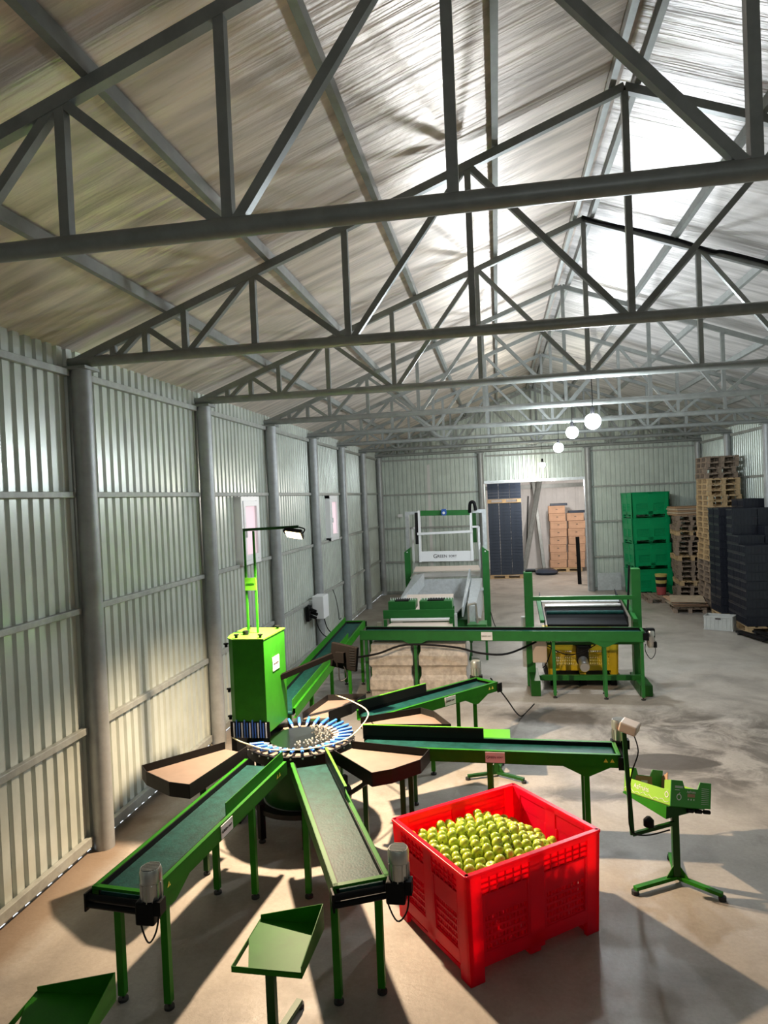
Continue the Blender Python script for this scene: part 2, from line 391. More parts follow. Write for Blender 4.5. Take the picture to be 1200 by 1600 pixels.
# girts between the columns
tn = 0
for n in range(-1, 7):
    y0 = YC[0]+n*BAY+0.11 if n >= 0 else YS; y1 = YC[0]+(n+1)*BAY-0.11
    for z, w in ((4.87, 0.07), (3.64, 0.06), (2.46, 0.06), (1.24, 0.07), (0.11, 0.1)):
        tn += 1
        struct('trim_%d' % tn, MB().box((XL+0.035, (y0+y1)/2, z), (0.06, y1-y0, w)), 'girt', bevel=0.006)
        if y1 > 14 and z > 1:
            tn += 1
            struct('trim_%d' % tn, MB().box((XR-0.035, (y0+y1)/2, z), (0.06, y1-y0, w)), 'girt')
for x0, x1 in ((0.1, 3.5), (3.75, 7.05), (7.3, WID-0.1)):
    for z in (4.80, 3.57, 2.37, 1.16, 0.08):
        if x0 == 3.75 and z < DZ: continue
        tn += 1
        struct('trim_%d' % tn, MB().box(((x0+x1)/2, YEND-0.03, z), (x1-x0, 0.06, 0.06)), 'girt')
# dull patch plates at the foot of the end wall
o = build('wall_patch_plate', MB().box((7.80, YEND-0.10, 0.31), (0.78, 0.02, 0.6)), 'galv'); tag(o, 'flat grey metal plate leaning at the foot of the end wall beside the green bins', 'metal plate')
# purlins
for x in (0.95, 2.03, 3.13, 4.24, 5.28, 5.50, 6.53, 7.64, 8.74, 9.83):
    tn += 1; z = roof_z(x)-0.06
    struct('trim_%d' % tn, MB().box((x, (YS+YEND)/2, z), (0.055, YEND-YS, 0.10)), 'steel')
# windows
for i, (a, b, c, d) in enumerate(WINS):
    w = MB(); x = XL+0.06
    for yy in (a+0.04, b-0.04): w.box((x-0.03, yy, (c+d)/2), (0.20, 0.08, d-c))
    for zz in (c+0.04, d-0.04): w.box((x-0.03, (a+b)/2, zz), (0.196, b-a, 0.08))
    o = struct('window_%d' % (i+1), w, 'pvc', bevel=0.006)
    s = MB()
    for yy in (a+0.12, b-0.12): s.box((x+0.055, yy, (c+d)/2), (0.06, 0.09, d-c-0.14))
    for zz in (c+0.12, d-0.12): s.box((x+0.055, (a+b)/2, zz), (0.058, b-a-0.14, 0.09))
    build('sash', s, 'pvc', o, bevel=0.006)
    build('pane', MB().box((x+0.04, (a+b)/2, (c+d)/2), (0.008, b-a-0.26, d-c-0.26)), 'pane', o)
    build('handle', MB().box((x+0.10, a+0.12, (c+d)/2-0.05), (0.03, 0.03, 0.12)), 'white', o)

# columns
def column(x, y, label, z1=HW-0.05):
    c = thing('steel_column', label, 'column', (x, y, 0))
    build('shaft', MB().cyl((x, y, 0.0), (x, y, z1), 0.102, 24), 'column', c, smooth=True)
    build('cap_plate', MB().box((x, y, z1+0.015), (0.26, 0.26, 0.03)), 'steel', c)
names = ['nearest', 'second nearest', 'third', 'fourth', 'fifth', 'sixth', 'seventh']
for n in range(1, 8):
    lab = ['round grey steel column nearest the camera on the left wall', 'round grey column on the left wall behind the green cabinet', 'round grey column right of the near window on the left wall', 'round grey column on the left wall beside the electrical box', 'round grey column just past the far window on the left wall', 'sixth grey column along the left wall, next to the corner one', 'grey column in the far left corner of the hall'][n-1]
    column(0, YC[n], lab)
for n in range(5, 8):
    column(WID, YC[n], ['', '', '', '', '', 'grey column at the right edge of the photo on the right wall', 'grey column on the right wall behind the tall pallet stack', 'grey column in the far right corner of the hall'][n])
column(3.60, YEND-0.15, 'grey column in the end wall left of the doorway'); column(7.22, YEND-0.15, 'grey column in the end wall right of the doorway')
# trusses
PX = [0.375, 0.73, 1.15, 1.87, 2.80, 3.98, MID]
def tc_z(x): return 5.01+0.373*(MID-abs(x-MID))
TL = ['grey steel roof truss nearest the camera, its pipe chord crossing the whole photo', 'second grey roof truss from the camera', 'third grey roof truss, carrying a black cable on its right slope', 'fourth roof truss from the camera', 'fifth roof truss from the camera', 'sixth roof truss from the camera', 'seventh roof truss, last before the end wall truss', 'roof truss against the end wall']
for n in range(0, 8):
    y = YC[n]; t = thing('roof_truss', TL[n], 'roof truss', (MID, y, HW)) if False else thing('roof_truss', TL[n], 'roof truss', (MID, y, 4.93))
    zc = 4.985 if n else 4.93
    build('bottom_chord', MB().cyl((-0.12, y, zc), (WID+0.12, y, zc), 0.052, 20), 'steel', t, smooth=True)
    build('top_chord', MB().bar((-0.2, y, tc_z(-0.2)), (MID, y, tc_z(MID)), 0.065, 0.075), 'steel', t)
    build('top_chord', MB().bar((MID, y, tc_z(MID)), (WID+0.2, y, tc_z(WID+0.2)), 0.065, 0.075), 'steel', t)
    for sd in (0, 1):
        fx = (lambda x: WID-x) if sd else (lambda x: x)
        for k, x in enumerate(PX):
            if sd and k == 6: continue
            build('post', MB().bar((fx(x), y, zc+0.03), (fx(x), y, tc_z(fx(x))-0.02), 0.058), 'steel', t)
        for foot, tops in ((0.375, (0.02, 0.73)), (1.15, (0.73, 1.87)), (2.80, (1.87, 3.98)), (MID, (3.98,))):
            for tp in tops:
                sg = 1 if tp > foot else -1
                build('diagonal', MB().bar((fx(foot+sg*0.05), y, zc+0.03), (fx(tp-sg*0.03), y, tc_z(fx(tp))-0.02), 0.055), 'steel', t)
# hanging bulbs
LL = ['bright white bulb lamp hanging highest and nearest, rightmost of the row', 'second hanging bulb lamp from the right, glowing white', 'third hanging bulb lamp from the right, glowing white', 'small yellowish hanging bulb lamp, lowest and farthest, above the doorway']
for i, (x, y, z, p) in enumerate(LAMPS):
    t = thing('pendant_lamp', LL[i], 'hanging lamp', (x, y, z))
    build('cord', MB().tube([(x, y, 4.95), (x+0.004, y, (4.95+z)/2), (x, y, z+0.08)], 0.006, 6), 'black', t)
    build('socket', MB().lathe([(0.0, 0.1), (0.025, 0.1), (0.03, 0.0), (0.032, -0.03), (0, -0.03)], (x, y, z+0.02), 12), 'black', t, smooth=True)
    build('collar', MB().lathe([(0.03, 0.03), (0.078, 0.0), (0.078, -0.012), (0.03, -0.012)], (x, y, z), 20), 'chrome', t, smooth=True)
    rr = 0.105 if i < 3 else 0.085
    bmt = mat('bulb_glow_%d' % (i+1), (1, 1, 1), 0.3, emit=((0.86, 0.94, 1.0) if i < 3 else (1.0, 0.96, 0.80), 0.53*p/(PI*4*PI*rr*rr)))
    build('bulb', MB().lathe([(0.03, 0.02)]+[(rr*math.sin(a), -0.07+rr*math.cos(a)) for a in [0.5+k*(PI-0.5)/10 for k in range(11)]], (x, y, z), 16), bmt, t, smooth=True)
# black cable on truss
pts = [(MID-0.02, YC[2]-0.05, tc_z(MID)+0.02)]
for k, x in enumerate([5.6, 6.1, 6.6, 6.95, 7.1, 7.6, 8.1, 8.45, 8.6, 9.0, 9.8]):
    pts.append((x, YC[2]-0.05, tc_z(x)+(0.03 if k % 3 else -0.005)))
tag(build('power_cable', MB().tube(pts, 0.022, 8), 'black', smooth=True), 'thick black cable clipped along the right slope of the third roof truss', 'cable')

# ------------------------------------------------------------------ belt conveyors
def motor(t, c, h=0.30, r=0.068, top=True, gear=(0, 0, 0), body='motor', cable=True):
    """upright motor: body, fan cover, terminal box, gearbox"""
    x, y, z = c
    m = MB().lathe([(0, -h/2), (r*0.75, -h/2), (r*0.8, -h/2+0.02), (r*0.95, -h/2+0.03), (r*0.95, h*0.22), (r, h*0.22)], (x, y, z), 20)
    for k in range(12):
        a = 2*PI*k/12; m.box((x+math.cos(a)*r*0.97, y+math.sin(a)*r*0.97, z-0.03), (0.014, 0.006, h*0.55), rz=a)
    mo = build('motor', m, body, t, smooth=False)
    f = MB().lathe([(r*0.98, h*0.2), (r*1.06, h*0.22), (r*1.06, h*0.42), (r*0.95, h*0.5), (0, h*0.5)], (x, y, z), 20)
    fc = build('fan_cover', f, body, mo, smooth=True)
    g = MB()
    for k in range(-4, 5): g.box((x, y+k*r*0.2, z+h*0.5+0.002), (2*math.sqrt(max(0.0, r*r-(k*r*0.2)**2))*0.85, 0.004, 0.004))
    build('fan_grille', g, 'steel', mo)
    build('terminal_box', MB().box((x+r*0.95, y-r*0.4, z-h*0.3), (0.05, 0.08, 0.09)), 'black', mo)
    build('gearbox', MB().box((x+gear[0], y+gear[1], z-h*0.22+gear[2]), (0.13, 0.11, 0.15)), 'black', t, bevel=0.012)
    if cable:
        build('cable', MB().tube([(x+r, y-r*0.5, z-h*0.35), (x+r*0.8, y-r, z-h*0.35-0.13), (x-0.02, y-r*0.6, z-h*0.35-0.22), (x-0.09, y, z-h*0.35-0.1), (x-0.08, y+0.03, z-h*0.3)], 0.006, 6), 'black', mo)
    return mo
def conveyor(label, pin, pout, zi, zo, w, legs, boards, plate=None, warn=None, mot=True, green='green', fh=0.125, gusset=(), plates_y=-1, under=True, endroller=True, legz=None):
    dx, dy = pout[0]-pin[0], pout[1]-pin[1]; L = math.hypot(dx, dy); rz = math.atan2(dy, dx)
    t = thing('belt_conveyor', label, 'conveyor', (pin[0], pin[1], 0), rz)
    Wm = WM[t.name]
    zf = lambda x: zi+(zo-zi)*x/L
    def P(x, y, z): return Wm@V(x, y, z+zf(x))
    def Q(x, y, z): return Wm@V(x, y, z)
    for s in (-1, 1):
        mb = MB()
        y0 = s*w/2; y1 = s*(w/2-0.035)
        # channel section: top lip, web, bottom lip
        for (ya, yb, za, zb) in ((y0, y1, -0.006, 0), (y0, y0-s*0.005, -fh, 0), (y0, y1, -fh, -fh+0.006)):
            vs = [P(x, y, z) for x in (0, L) for y in (ya, yb) for z in (za, zb)]
            mb.add(vs, [(0, 1, 3, 2), (4, 6, 7, 5), (0, 4, 5, 1), (2, 3, 7, 6), (0, 2, 6, 4), (1, 5, 7, 3)])
        build('side_rail', mb, green, t)
        build('inner_guide', MB().add([P(x, y, z) for x in (0.02, L-0.02) for y in (s*(w/2-0.036), s*(w/2-0.044)) for z in (-0.09, -0.002)], [(0, 1, 3, 2), (4, 6, 7, 5), (0, 4, 5, 1), (2, 3, 7, 6), (0, 2, 6, 4), (1, 5, 7, 3)]), 'black', t)
    # belt loop with rounded ends
    yb = w/2-0.045; prof = [(0.04, -0.045)]
    prof += [(L-0.05+0.03*math.sin(a), -0.075+0.03*math.cos(a)) for a in [k*PI/6 for k in range(7)]]
    prof += [(0.05-0.03*math.sin(a), -0.075-0.03*math.cos(a)) for a in [k*PI/6 for k in range(7)]]
    n = len(prof); mb = MB()
    mb.add([P(x, s*yb, z) for s in (-1, 1) for x, z in prof], [tuple(range(n)), tuple(range(2*n-1, n-1, -1))]+[(i, (i+1) % n, n+(i+1) % n, n+i) for i in range(n)])
    build('belt', mb, 'belt', t)
    if endroller:
        c = MB().add([P(x, y, z) for x in (L-0.035, L) for y in (-w/2, w/2) for z in (-0.02, 0)], [(0, 1, 3, 2), (4, 6, 7, 5), (0, 4, 5, 1), (2, 3, 7, 6), (0, 2, 6, 4), (1, 5, 7, 3)])
        build('end_plate', c, green, t)
        for zz in (-0.055, -0.105):
            build('roller', MB().cyl(P(L+0.035, -w/2-0.02, zz), P(L+0.035, w/2+0.02, zz), 0.022, 14), 'black', t, smooth=True)
        for s in (-1, 1): build('roller_bracket', MB().box(Wm@V(L+0.02, s*(w/2+0.01), zf(L)-0.08), (0.09, 0.012, 0.12), rz=rz), 'black', t)
    for (sx, s) in legs:
        g = build('leg', MB().bar(Q(sx, s*(w/2-0.04), 0.045), Q(sx, s*(w/2-0.04), zf(sx)-fh+0.05), 0.05), green, t)
        build('levelling_foot', MB().cyl(Q(sx, s*(w/2-0.04), 0.0), Q(sx, s*(w/2-0.04), 0.018), 0.036, 14).cyl(Q(sx, s*(w/2-0.04), 0.018), Q(sx, s*(w/2-0.04), 0.06), 0.01, 8), 'rubber', g, smooth=False)
    for sx in gusset:
        for s in (-1, 1):
            y = s*(w/2-0.003)
            vs = [P(sx+a, y+b, z) for b in (-0.003, 0.003) for a, z in ((-0.22, -fh), (0.22, -fh), (0.03, -fh-0.09), (-0.03, -fh-0.09))]
            build('gusset', MB().add(vs, [(0, 1, 2, 3), (7, 6, 5, 4), (0, 4, 5, 1), (1, 5, 6, 2), (2, 6, 7, 3), (3, 7, 4, 0)]), green, t)
    for (x0, x1, s, h, lip) in boards:
        y = s*(w/2-0.04)
        mb = MB().add([P(x, y+b, z) for x in (x0, x1) for b in (-0.003, 0.003) for z in (-0.04, h)], [(0, 1, 3, 2), (4, 6, 7, 5), (0, 4, 5, 1), (2, 3, 7, 6), (0, 2, 6, 4), (1, 5, 7, 3)])
        bo = build('side_board', mb, 'blacksteel' if lip else green, t)
        if lip: build('top_lip', MB().add([P(x, y+b, z) for x in (x0, x1) for b in (-0.004, 0.018) for z in (h-0.006, h+0.002)], [(0, 1, 3, 2), (4, 6, 7, 5), (0, 4, 5, 1), (2, 3, 7, 6), (0, 2, 6, 4), (1, 5, 7, 3)]), 'lime', bo)
    sy = plates_y
    rv = (Q(1, 0, 0)-Q(0, 0, 0))*(-sy); nv = (Q(0, sy, 0)-Q(0, 0, 0)); sl = (zo-zi)/L*(-sy)
    rv = V(rv.x, rv.y, sl)
    if plate is not None:
        c = P(plate, sy*(w/2+0.004), -fh*0.5); up = nv.cross(rv); up = V(0, 0, 1) if True else up
        R = Matrix((rv.normalized(), nv.normalized(), V(0, 0, 1))).transposed()
        p = build('brand_plate', MB().box(c, (0.19, 0.006, fh*0.82), mx=R), 'plate', t)
        brand(0.034, c+nv*0.005, rv, (0, 0, 1), p)
    for wx in (warn or ()):
        c = P(wx, sy*(w/2+0.003), -fh*0.45); r = rv.normalized(); u = V(0, 0, 1); n = nv.normalized()*0.002
        vs = [c+n*k+r*a+u*b for k in (0, 1) for a, b in ((-0.02, -0.016), (0.02, -0.016), (0, 0.02))]
        ws = build('warning_sticker', MB().add(vs, [(0, 1, 2), (3, 5, 4), (0, 3, 4, 1), (1, 4, 5, 2), (2, 5, 3, 0)]), 'yellow', t)
        text('!', 0.028, c+n*1.3-u*0.002, r, u, 'ink', ws, 'mark', 0.0006)
    if mot:
        motor(t, Q(L+0.05, w/2+0.05, zo+0.06), gear=(-0.02, -0.02, -0.06))
    return t, Q, P
conveyor('belt conveyor with teal belt running from the round table to the lower left', (1.79, 6.48), (1.55, 4.23), 0.95, 0.93, 0.45,
         [(2.05, -1), (2.05, 1), (0.70, -1), (0.70, 1)], [(0.0, 1.15, 1, 0.10, False)], plate=1.22, warn=(0.18, 0.23, 2.05), plates_y=1, gusset=(2.0,), green='green')
conveyor('belt conveyor with teal belt running toward the camera, its end beside the red bin', (2.235, 6.50), (3.15, 4.47), 0.95, 0.93, 0.39,
         [(2.02, -1), (2.02, 1), (0.68, -1), (0.68, 1)], [(0.0, 0.95, 1, 0.10, True)], gusset=())
conveyor('belt conveyor with black side board pointing right, ending at the box stand', (2.62, 7.08), (5.21, 7.04), 0.95, 0.92, 0.38,
         [(1.34, -1), (1.34, 1), (2.27, -1), (2.27, 1)], [(0.0, 1.28, 1, 0.11, True)], plate=1.40, warn=(2.45, 2.51), gusset=(2.27,))
conveyor('belt conveyor with black side board slanting back right behind the others', (2.52, 7.98), (3.90, 9.60), 0.95, 0.92, 0.39,
         [(1.70, -1), (1.70, 1), (0.9, -1), (0.9, 1)], [(0.0, 1.12, 1, 0.11, True)], plate=1.20, warn=(1.95, 2.01), gusset=(1.70,))
te, Qe, Pe = conveyor('infeed conveyor with dark blue belt running along the left wall to the sorting table', (1.40, 8.15), (1.36, 12.95), 0.95, 1.16, 0.40,
         [(0.9, 1), (0.9, -1), (3.4, 1), (3.4, -1), (4.55, -1), (4.55, 1)], [(0.0, 4.7, 1, 0.10, False), (0.0, 3.4, -1, 0.10, False)], mot=False)
tf, Qf, Pf = conveyor('long green cross conveyor in front of the bin filler and the tipper', (1.64, 12.295), (6.42, 11.93), 1.13, 1.13, 0.40,
         [(0.1, -1), (0.1, 1), (0.99, -1), (0.99, 1), (3.35, -1), (3.35, 1), (4.17, -1), (4.17, 1), (4.75, -1)], [], plate=2.25, mot=False, green='green_far', fh=0.17, gusset=(0.99, 4.17))
motor(tf, (6.53, 11.88, 0.98), h=0.28, r=0.06, gear=(0, 0.02, 0.16), body='chrome')

# ------------------------------------------------------------------ rotary sorting table
RC = (1.96, 7.13)
t = thing('rotary_sorting_table', 'round rotary sorting table with blue tipped fingers, green cabinet and lamp mast', 'sorting machine', (RC[0], RC[1], 0))
def ring(r0, r1, z0, z1, n=48): return MB().lathe([(r0, z0), (r1, z0), (r1, z1), (r0, z1), (r0, z0)], (RC[0], RC[1], 0), n)
build('turntable', MB().lathe([(0, 0.962), (0.33, 0.955), (0.34, 0.93), (0, 0.93)], (RC[0], RC[1], 0), 48), 'mirror', t, smooth=True)
build('outer_ring', ring(0.535, 0.575, 0.85, 0.945), 'blacksteel', t, smooth=True)
build('pocket_ring', ring(0.33, 0.535, 0.87, 0.905), 'blacksteel', t, smooth=True)
for k in range(30):
    a = 2*PI*(k+0.5)/30
    ca, sa = math.cos(a), math.sin(a)
    if ca < -0.45 and sa > -0.55 and sa < 0.8: continue
    tp = build('pad', MB().add([(RC[0]+r*math.cos(a+d), RC[1]+r*math.sin(a+d), 0.906+h) for h in (0, 0.006) for r, d in ((0.37, -0.055), (0.52, -0.07), (0.52, 0.07), (0.37, 0.055))], [(0, 1, 2, 3), (7, 6, 5, 4), (0, 4, 5, 1), (1, 5, 6, 2), (2, 6, 7, 3), (3, 7, 4, 0)]), 'tray', t)
for k in range(30):
    a = 2*PI*k/30; ca, sa = math.cos(a), math.sin(a)
    if ca < -0.50 and sa > -0.5: continue
    p = lambda r, z: (RC[0]+r*ca, RC[1]+r*sa, z)
    f = build('finger', MB().cyl(p(0.35, 0.955), p(0.42, 0.965), 0.006, 8, 0.013), 'white', t, smooth=True)
    build('blue_sleeve', MB().cyl(p(0.41, 0.965), p(0.56, 0.985), 0.020, 10, 0.015), 'blue', f, smooth=True)
    build('end_pin', MB().cyl(p(0.56, 0.93), p(0.58, 0.93), 0.010, 8), 'chrome', f, smooth=True)
bk0 = None; rb_ = random.Random(4)
bpos = []
while len(bpos) < 56:
    a = rb_.uniform(-1.5, 1.25); r = rb_.uniform(0.19, 0.335); q = (RC[0]+r*math.cos(a), RC[1]+r*math.sin(a))
    if all((q[0]-o[0])**2+(q[1]-o[1])**2 > 0.030**2 for o in bpos): bpos.append(q)
for q in bpos:
    build('ball_knob', MB().lathe([(0.0001, 0.012), (0.008, 0.009), (0.0120, 0), (0.008, -0.008), (0.0001, -0.012)], (q[0], q[1], 0.980), 8), 'chrome', t, smooth=True)
build('drum', MB().lathe([(0, 0.34), (0.40, 0.34), (0.41, 0.36), (0.41, 0.85), (0.33, 0.87), (0, 0.87)], (RC[0], RC[1], 0), 40), 'green_dark', t, smooth=True)
build('base_ring', ring(0.42, 0.52, 0.29, 0.34), 'blacksteel', t, smooth=True)
build('base_plate', ring(0.0, 0.47, 0.315, 0.335), 'galv', t)
for a in (230, 287, 345, 45, 110, 170):
    a = math.radians(a); x, y = RC[0]+0.52*math.cos(a), RC[1]+0.52*math.sin(a)
    l = build('leg', MB().box((x, y, 0.22), (0.06, 0.06, 0.36), rz=a), 'black', t)
    build('levelling_foot', MB().cyl((x, y, 0), (x, y, 0.018), 0.035, 12).cyl((x, y, 0.018), (x, y, 0.05), 0.01, 8), 'rubber', l)
# cabinet
cab = [(1.27, 7.05), (1.62, 7.05), (1.66, 7.66), (1.18, 7.70), (1.16, 7.30), (1.20, 7.12)]
cb = build('cabinet', MB().prism(cab, 1.00, 2.02), 'green', t, bevel=0.006)
build('top_lid', MB().prism([(x*1.0+(x-1.42)*0.03, y+(y-7.35)*0.03) for x, y in cab], 2.02, 2.032), 'lime', cb)  # same paint as the cabinet, lamplight from above painted in as lime
build('support_frame', MB().box((1.22, 7.35, 0.5), (0.06, 0.5, 0.995)).box((1.30, 7.62, 0.5), (0.06, 0.06, 0.995)), 'blacksteel', t)
for k in range(13):
    x = 1.25+k*0.03
    build('brush_finger', MB().cyl((x, 7.04, 0.97), (x, 7.04, 1.13+0.03*(k % 3 == 1)), 0.008, 6), 'blue' if k % 3 else 'white', t, smooth=True)
build('curtain', MB().box((1.43, 7.046, 1.06), (0.44, 0.008, 0.16)), 'black', t)
for (x, y, z) in ((1.17, 7.12, 1.95), (1.17, 7.15, 1.45), (1.17, 7.15, 1.15), (1.30, 7.10, 2.05), (1.57, 7.10, 2.05), (1.60, 7.6, 2.05), (1.26, 7.6, 2.05)):
    build('knob', MB().cyl((x, y, z-0.02), (x, y, z+0.012), 0.016, 10).cyl((x, y, z+0.01), (x, y, z+0.022), 0.028, 10), 'black', cb, smooth=True)
pl = build('name_plate', MB().box((1.642, 7.36, 1.70), (0.008, 0.19, 0.15), rz=-0.065), 'white', cb)
text('GREENSORT', 0.028, (1.648, 7.36, 1.70), (0.065, 1, 0), (0, 0, 1), 'ink', pl, depth=0.001)
build('cap', MB().cyl((1.34, 7.28, 2.03), (1.34, 7.28, 2.075), 0.035, 14), 'black', cb, smooth=True)
# mast, arm, lamp
for x in (1.335, 1.445): build('mast_post', MB().bar((x, 7.38, 2.03), (x, 7.38, 3.17), 0.022), 'green', t)
mp = build('mast_plate', MB().box((1.39, 7.366, 2.58), (0.13, 0.012, 0.14)), 'lime', t)
text('GREEN', 0.03, (1.39, 7.359, 2.58), (1, 0, 0), (0, 0, 1), 'green', mp, depth=0.001)
build('mast_arm', MB().bar((1.325, 7.38, 3.185), (1.97, 7.38, 3.20), 0.03), 'green_dark', t)
fx, fy, fz = 1.93, 7.33, 3.12
Rf = Matrix.Rotation(math.radians(10), 3, 'Y')@Matrix.Rotation(math.radians(-32), 3, 'X')
hd = build('lamp_head', MB().box((fx, fy, fz+0.012), (0.20, 0.15, 0.045), mx=Rf), 'blacksteel', t, bevel=0.008)
build('lamp_glass', MB().box(V(fx, fy, fz+0.012)+Rf@V(0, 0, -0.026), (0.17, 0.125, 0.008), mx=Rf), 'floodglow', hd)
for s in (-1, 1): build('bracket', MB().tube([(fx+s*0.09, fy, fz+0.0), (fx+s*0.12, fy, fz+0.05), (fx+s*0.05, fy+0.02, fz+0.075)], 0.008, 6), 'black', hd, smooth=True)
# monitor on its arm
build('monitor_arm', MB().bar((1.64, 7.5, 1.50), (2.14, 7.95, 1.64), 0.045, 0.06), 'matte', t)
mo = build('monitor', MB().box((2.28, 7.98, 1.62), (0.36, 0.05, 0.29), mx=Matrix.Rotation(-0.35, 3, 'Z')@Matrix.Rotation(0.12, 3, 'Y')), 'matte', t, bevel=0.008)
for k in range(7): build('vent_rib', MB().box((2.39, 7.915, 1.53+k*0.03), (0.07, 0.012, 0.008), rz=-0.35), 'black', mo)
build('mount_plate', MB().box((2.24, 7.945, 1.62), (0.12, 0.05, 0.12), rz=-0.35), 'matte', mo)
build('cable', MB().tube([(2.22, 7.92, 1.50), (2.24, 7.88, 1.36), (2.32, 7.90, 1.40), (2.28, 7.93, 1.52)], 0.007, 6), 'black', mo)
# thin pale hose around the table
hp = [(1.28, 6.92, 1.01), (1.45, 6.80, 1.0), (1.8, 6.62, 1.0), (2.2, 6.68, 1.0), (2.5, 6.95, 1.0), (2.62, 7.35, 1.05), (2.60, 7.62, 1.09), (2.35, 7.95, 1.10), (2.12, 8.12, 1.12)]
tag(build('hose', MB().tube(hp, 0.007, 6), 'cream', smooth=True), 'thin pale hose looped around the front of the round sorting table', 'hose')
tag(build('rubber_hose', MB().tube([(0.75, 9.2, 1.40), (0.80, 9.22, 1.33), (0.86, 9.3, 1.12), (1.0, 9.4, 1.0), (1.14, 9.45, 0.95)], 0.022, 8), 'black', smooth=True), 'thick black hose curving down to the infeed conveyor by the left wall', 'hose')

# fan shaped collection trays
def ftray(label, pts, legs, z=0.94, h=0.08, open_edge=(0,), strut=None):
    cx = sum(p[0] for p in pts)/len(pts); cy = sum(p[1] for p in pts)/len(pts)
    t = thing('collection_tray', label, 'tray', (cx, cy, 0))
    build('pad', MB().prism(pts, z-0.012, z), 'tray', t)
    mb = MB(); n = len(pts)
    for i in range(n):
        if i in open_edge: continue
        a, b = pts[i], pts[(i+1) % n]
        mb.bar((a[0], a[1], z+h/2-0.03), (b[0], b[1], z+h/2-0.03), 0.006, h+0.05)
    build('rim', mb, 'blacksteel', t)
    for x, y in legs:
        l = build('leg', MB().bar((x, y, 0.04), (x, y, z-0.012), 0.045), 'green_dark', t)
        build('levelling_foot', MB().cyl((x, y, 0), (x, y, 0.018), 0.032, 12).cyl((x, y, 0.018), (x, y, 0.05), 0.009, 8), 'rubber', l)
    if strut: build('strut', MB().bar(strut[0], strut[1], 0.035), 'blacksteel', t)
ftray('brown padded fan shaped tray against the left wall side of the round table', [(1.53, 6.66), (1.25, 6.78), (0.68, 6.12), (0.80, 5.98), (1.14, 5.76), (1.35, 5.72)], [(1.30, 6.1)], open_edge=(0,))
ftray('brown padded fan shaped tray between the front conveyor and the right conveyor', [(2.58, 6.86), (2.44, 6.62), (2.93, 6.07), (3.10, 6.16), (3.33, 6.40), (3.39, 6.68)], [(3.22, 6.50), (3.16, 6.36), (2.72, 6.75)], open_edge=(0,), strut=((2.9, 6.2, 0.90), (2.45, 6.75, 0.45)))
ftray('brown padded fan shaped tray just behind the right conveyor', [(2.60, 7.38), (2.52, 7.62), (3.16, 8.00), (3.33, 7.86), (3.55, 7.42)], [(3.1, 7.7)], open_edge=(0,))
ftray('dark fan shaped tray at the back of the round table beside the infeed conveyor', [(2.10, 7.82), (1.80, 7.78), (1.92, 8.50), (2.40, 8.56), (2.30, 8.15)], [(2.1, 8.3)], open_edge=(0,))

# ------------------------------------------------------------------ box stands
def stand(label, foot, tray, zt, tilt=(0, 0), size=(0.42, 0.48), rz=0.0, fold=True, matn='green', legs3=(200, 330, 80)):
    t = thing('box_stand', label, 'stand', (foot[0], foot[1], 0))
    R = Matrix.Rotation(rz, 3, 'Z')@Matrix.Rotation(tilt[0], 3, 'X')@Matrix.Rotation(tilt[1], 3, 'Y')
    c = V(tray[0], tray[1], zt); hx, hy = size[0]/2, size[1]/2
    def T(x, y, z): return c+R@V(x, y, z)
    pl = MB().add([T(x, y, z) for z in (-0.006, 0) for x, y in ((-hx+0.11, -hy), (hx, -hy), (hx, hy), (-hx, hy), (-hx, -hy+0.28))], [(0, 1, 2, 3, 4), (9, 8, 7, 6, 5)]+[(i, (i+1) % 5, 5+(i+1) % 5, 5+i) for i in range(5)])
    build('tray_plate', pl, matn, t)
    def slab(a, b, z0, z1, z2=None):
        z2 = z1 if z2 is None else z2
        n = (T(0, 0, 1)-T(0, 0, 0)).cross(T(*b, 0)-T(*a, 0)).normalized()*0.005
        return [T(*a, z0), T(*b, z0), T(*b, z2), T(*a, z1), T(*a, z0)+n, T(*b, z0)+n, T(*b, z2)+n, T(*a, z1)+n]
    FS = [(0, 1, 2, 3), (7, 6, 5, 4), (0, 4, 5, 1), (1, 5, 6, 2), (2, 6, 7, 3), (3, 7, 4, 0)]
    build('front_edge', MB().add(slab((-hx, -hy), (hx, -hy), -0.035, 0.004), FS), matn, t)
    build('left_edge', MB().add(slab((-hx, -hy), (-hx, hy), -0.035, 0.004), FS), matn, t)
    if fold:
        build('back_wall', MB().add(slab((-hx, hy), (hx, hy), -0.02, 0.03, 0.14), FS), matn, t)
        build('side_wall', MB().add(slab((hx, -hy), (hx, hy), -0.035, 0.04, 0.14), FS), matn, t)
    build('post', MB().bar((foot[0], foot[1], 0.06), (foot[0], foot[1], zt-0.02), 0.055), 'green_dark', t)
    for a in legs3:
        a = math.radians(a); e = (foot[0]+0.37*math.cos(a), foot[1]+0.37*math.sin(a), 0.045)
        l = build('foot_bar', MB().bar((foot[0], foot[1], 0.05), e, 0.045, 0.03), 'green_dark', t)
        build('levelling_foot', MB().cyl((e[0], e[1], 0), (e[0], e[1], 0.03), 0.03, 12), 'rubber', l)
        g = V(math.cos(a), math.sin(a), 0); n = V(-g.y, g.x, 0)*0.003; o = V(foot[0], foot[1], 0.06)
        build('gusset', MB().add([o+n, o+g*0.11+n, o+V(0, 0, 0.13)+n, o-n, o+g*0.11-n, o+V(0, 0, 0.13)-n], [(0, 1, 2), (5, 4, 3), (0, 3, 4, 1), (1, 4, 5, 2), (2, 5, 3, 0)]), 'green_dark', t)
    return t, T
stand('green box stand with empty slanted tray, between the two front conveyors', (2.60, 4.16), (2.61, 4.33), 0.56, (0.0, 0.0), (0.46, 0.50), -0.03)
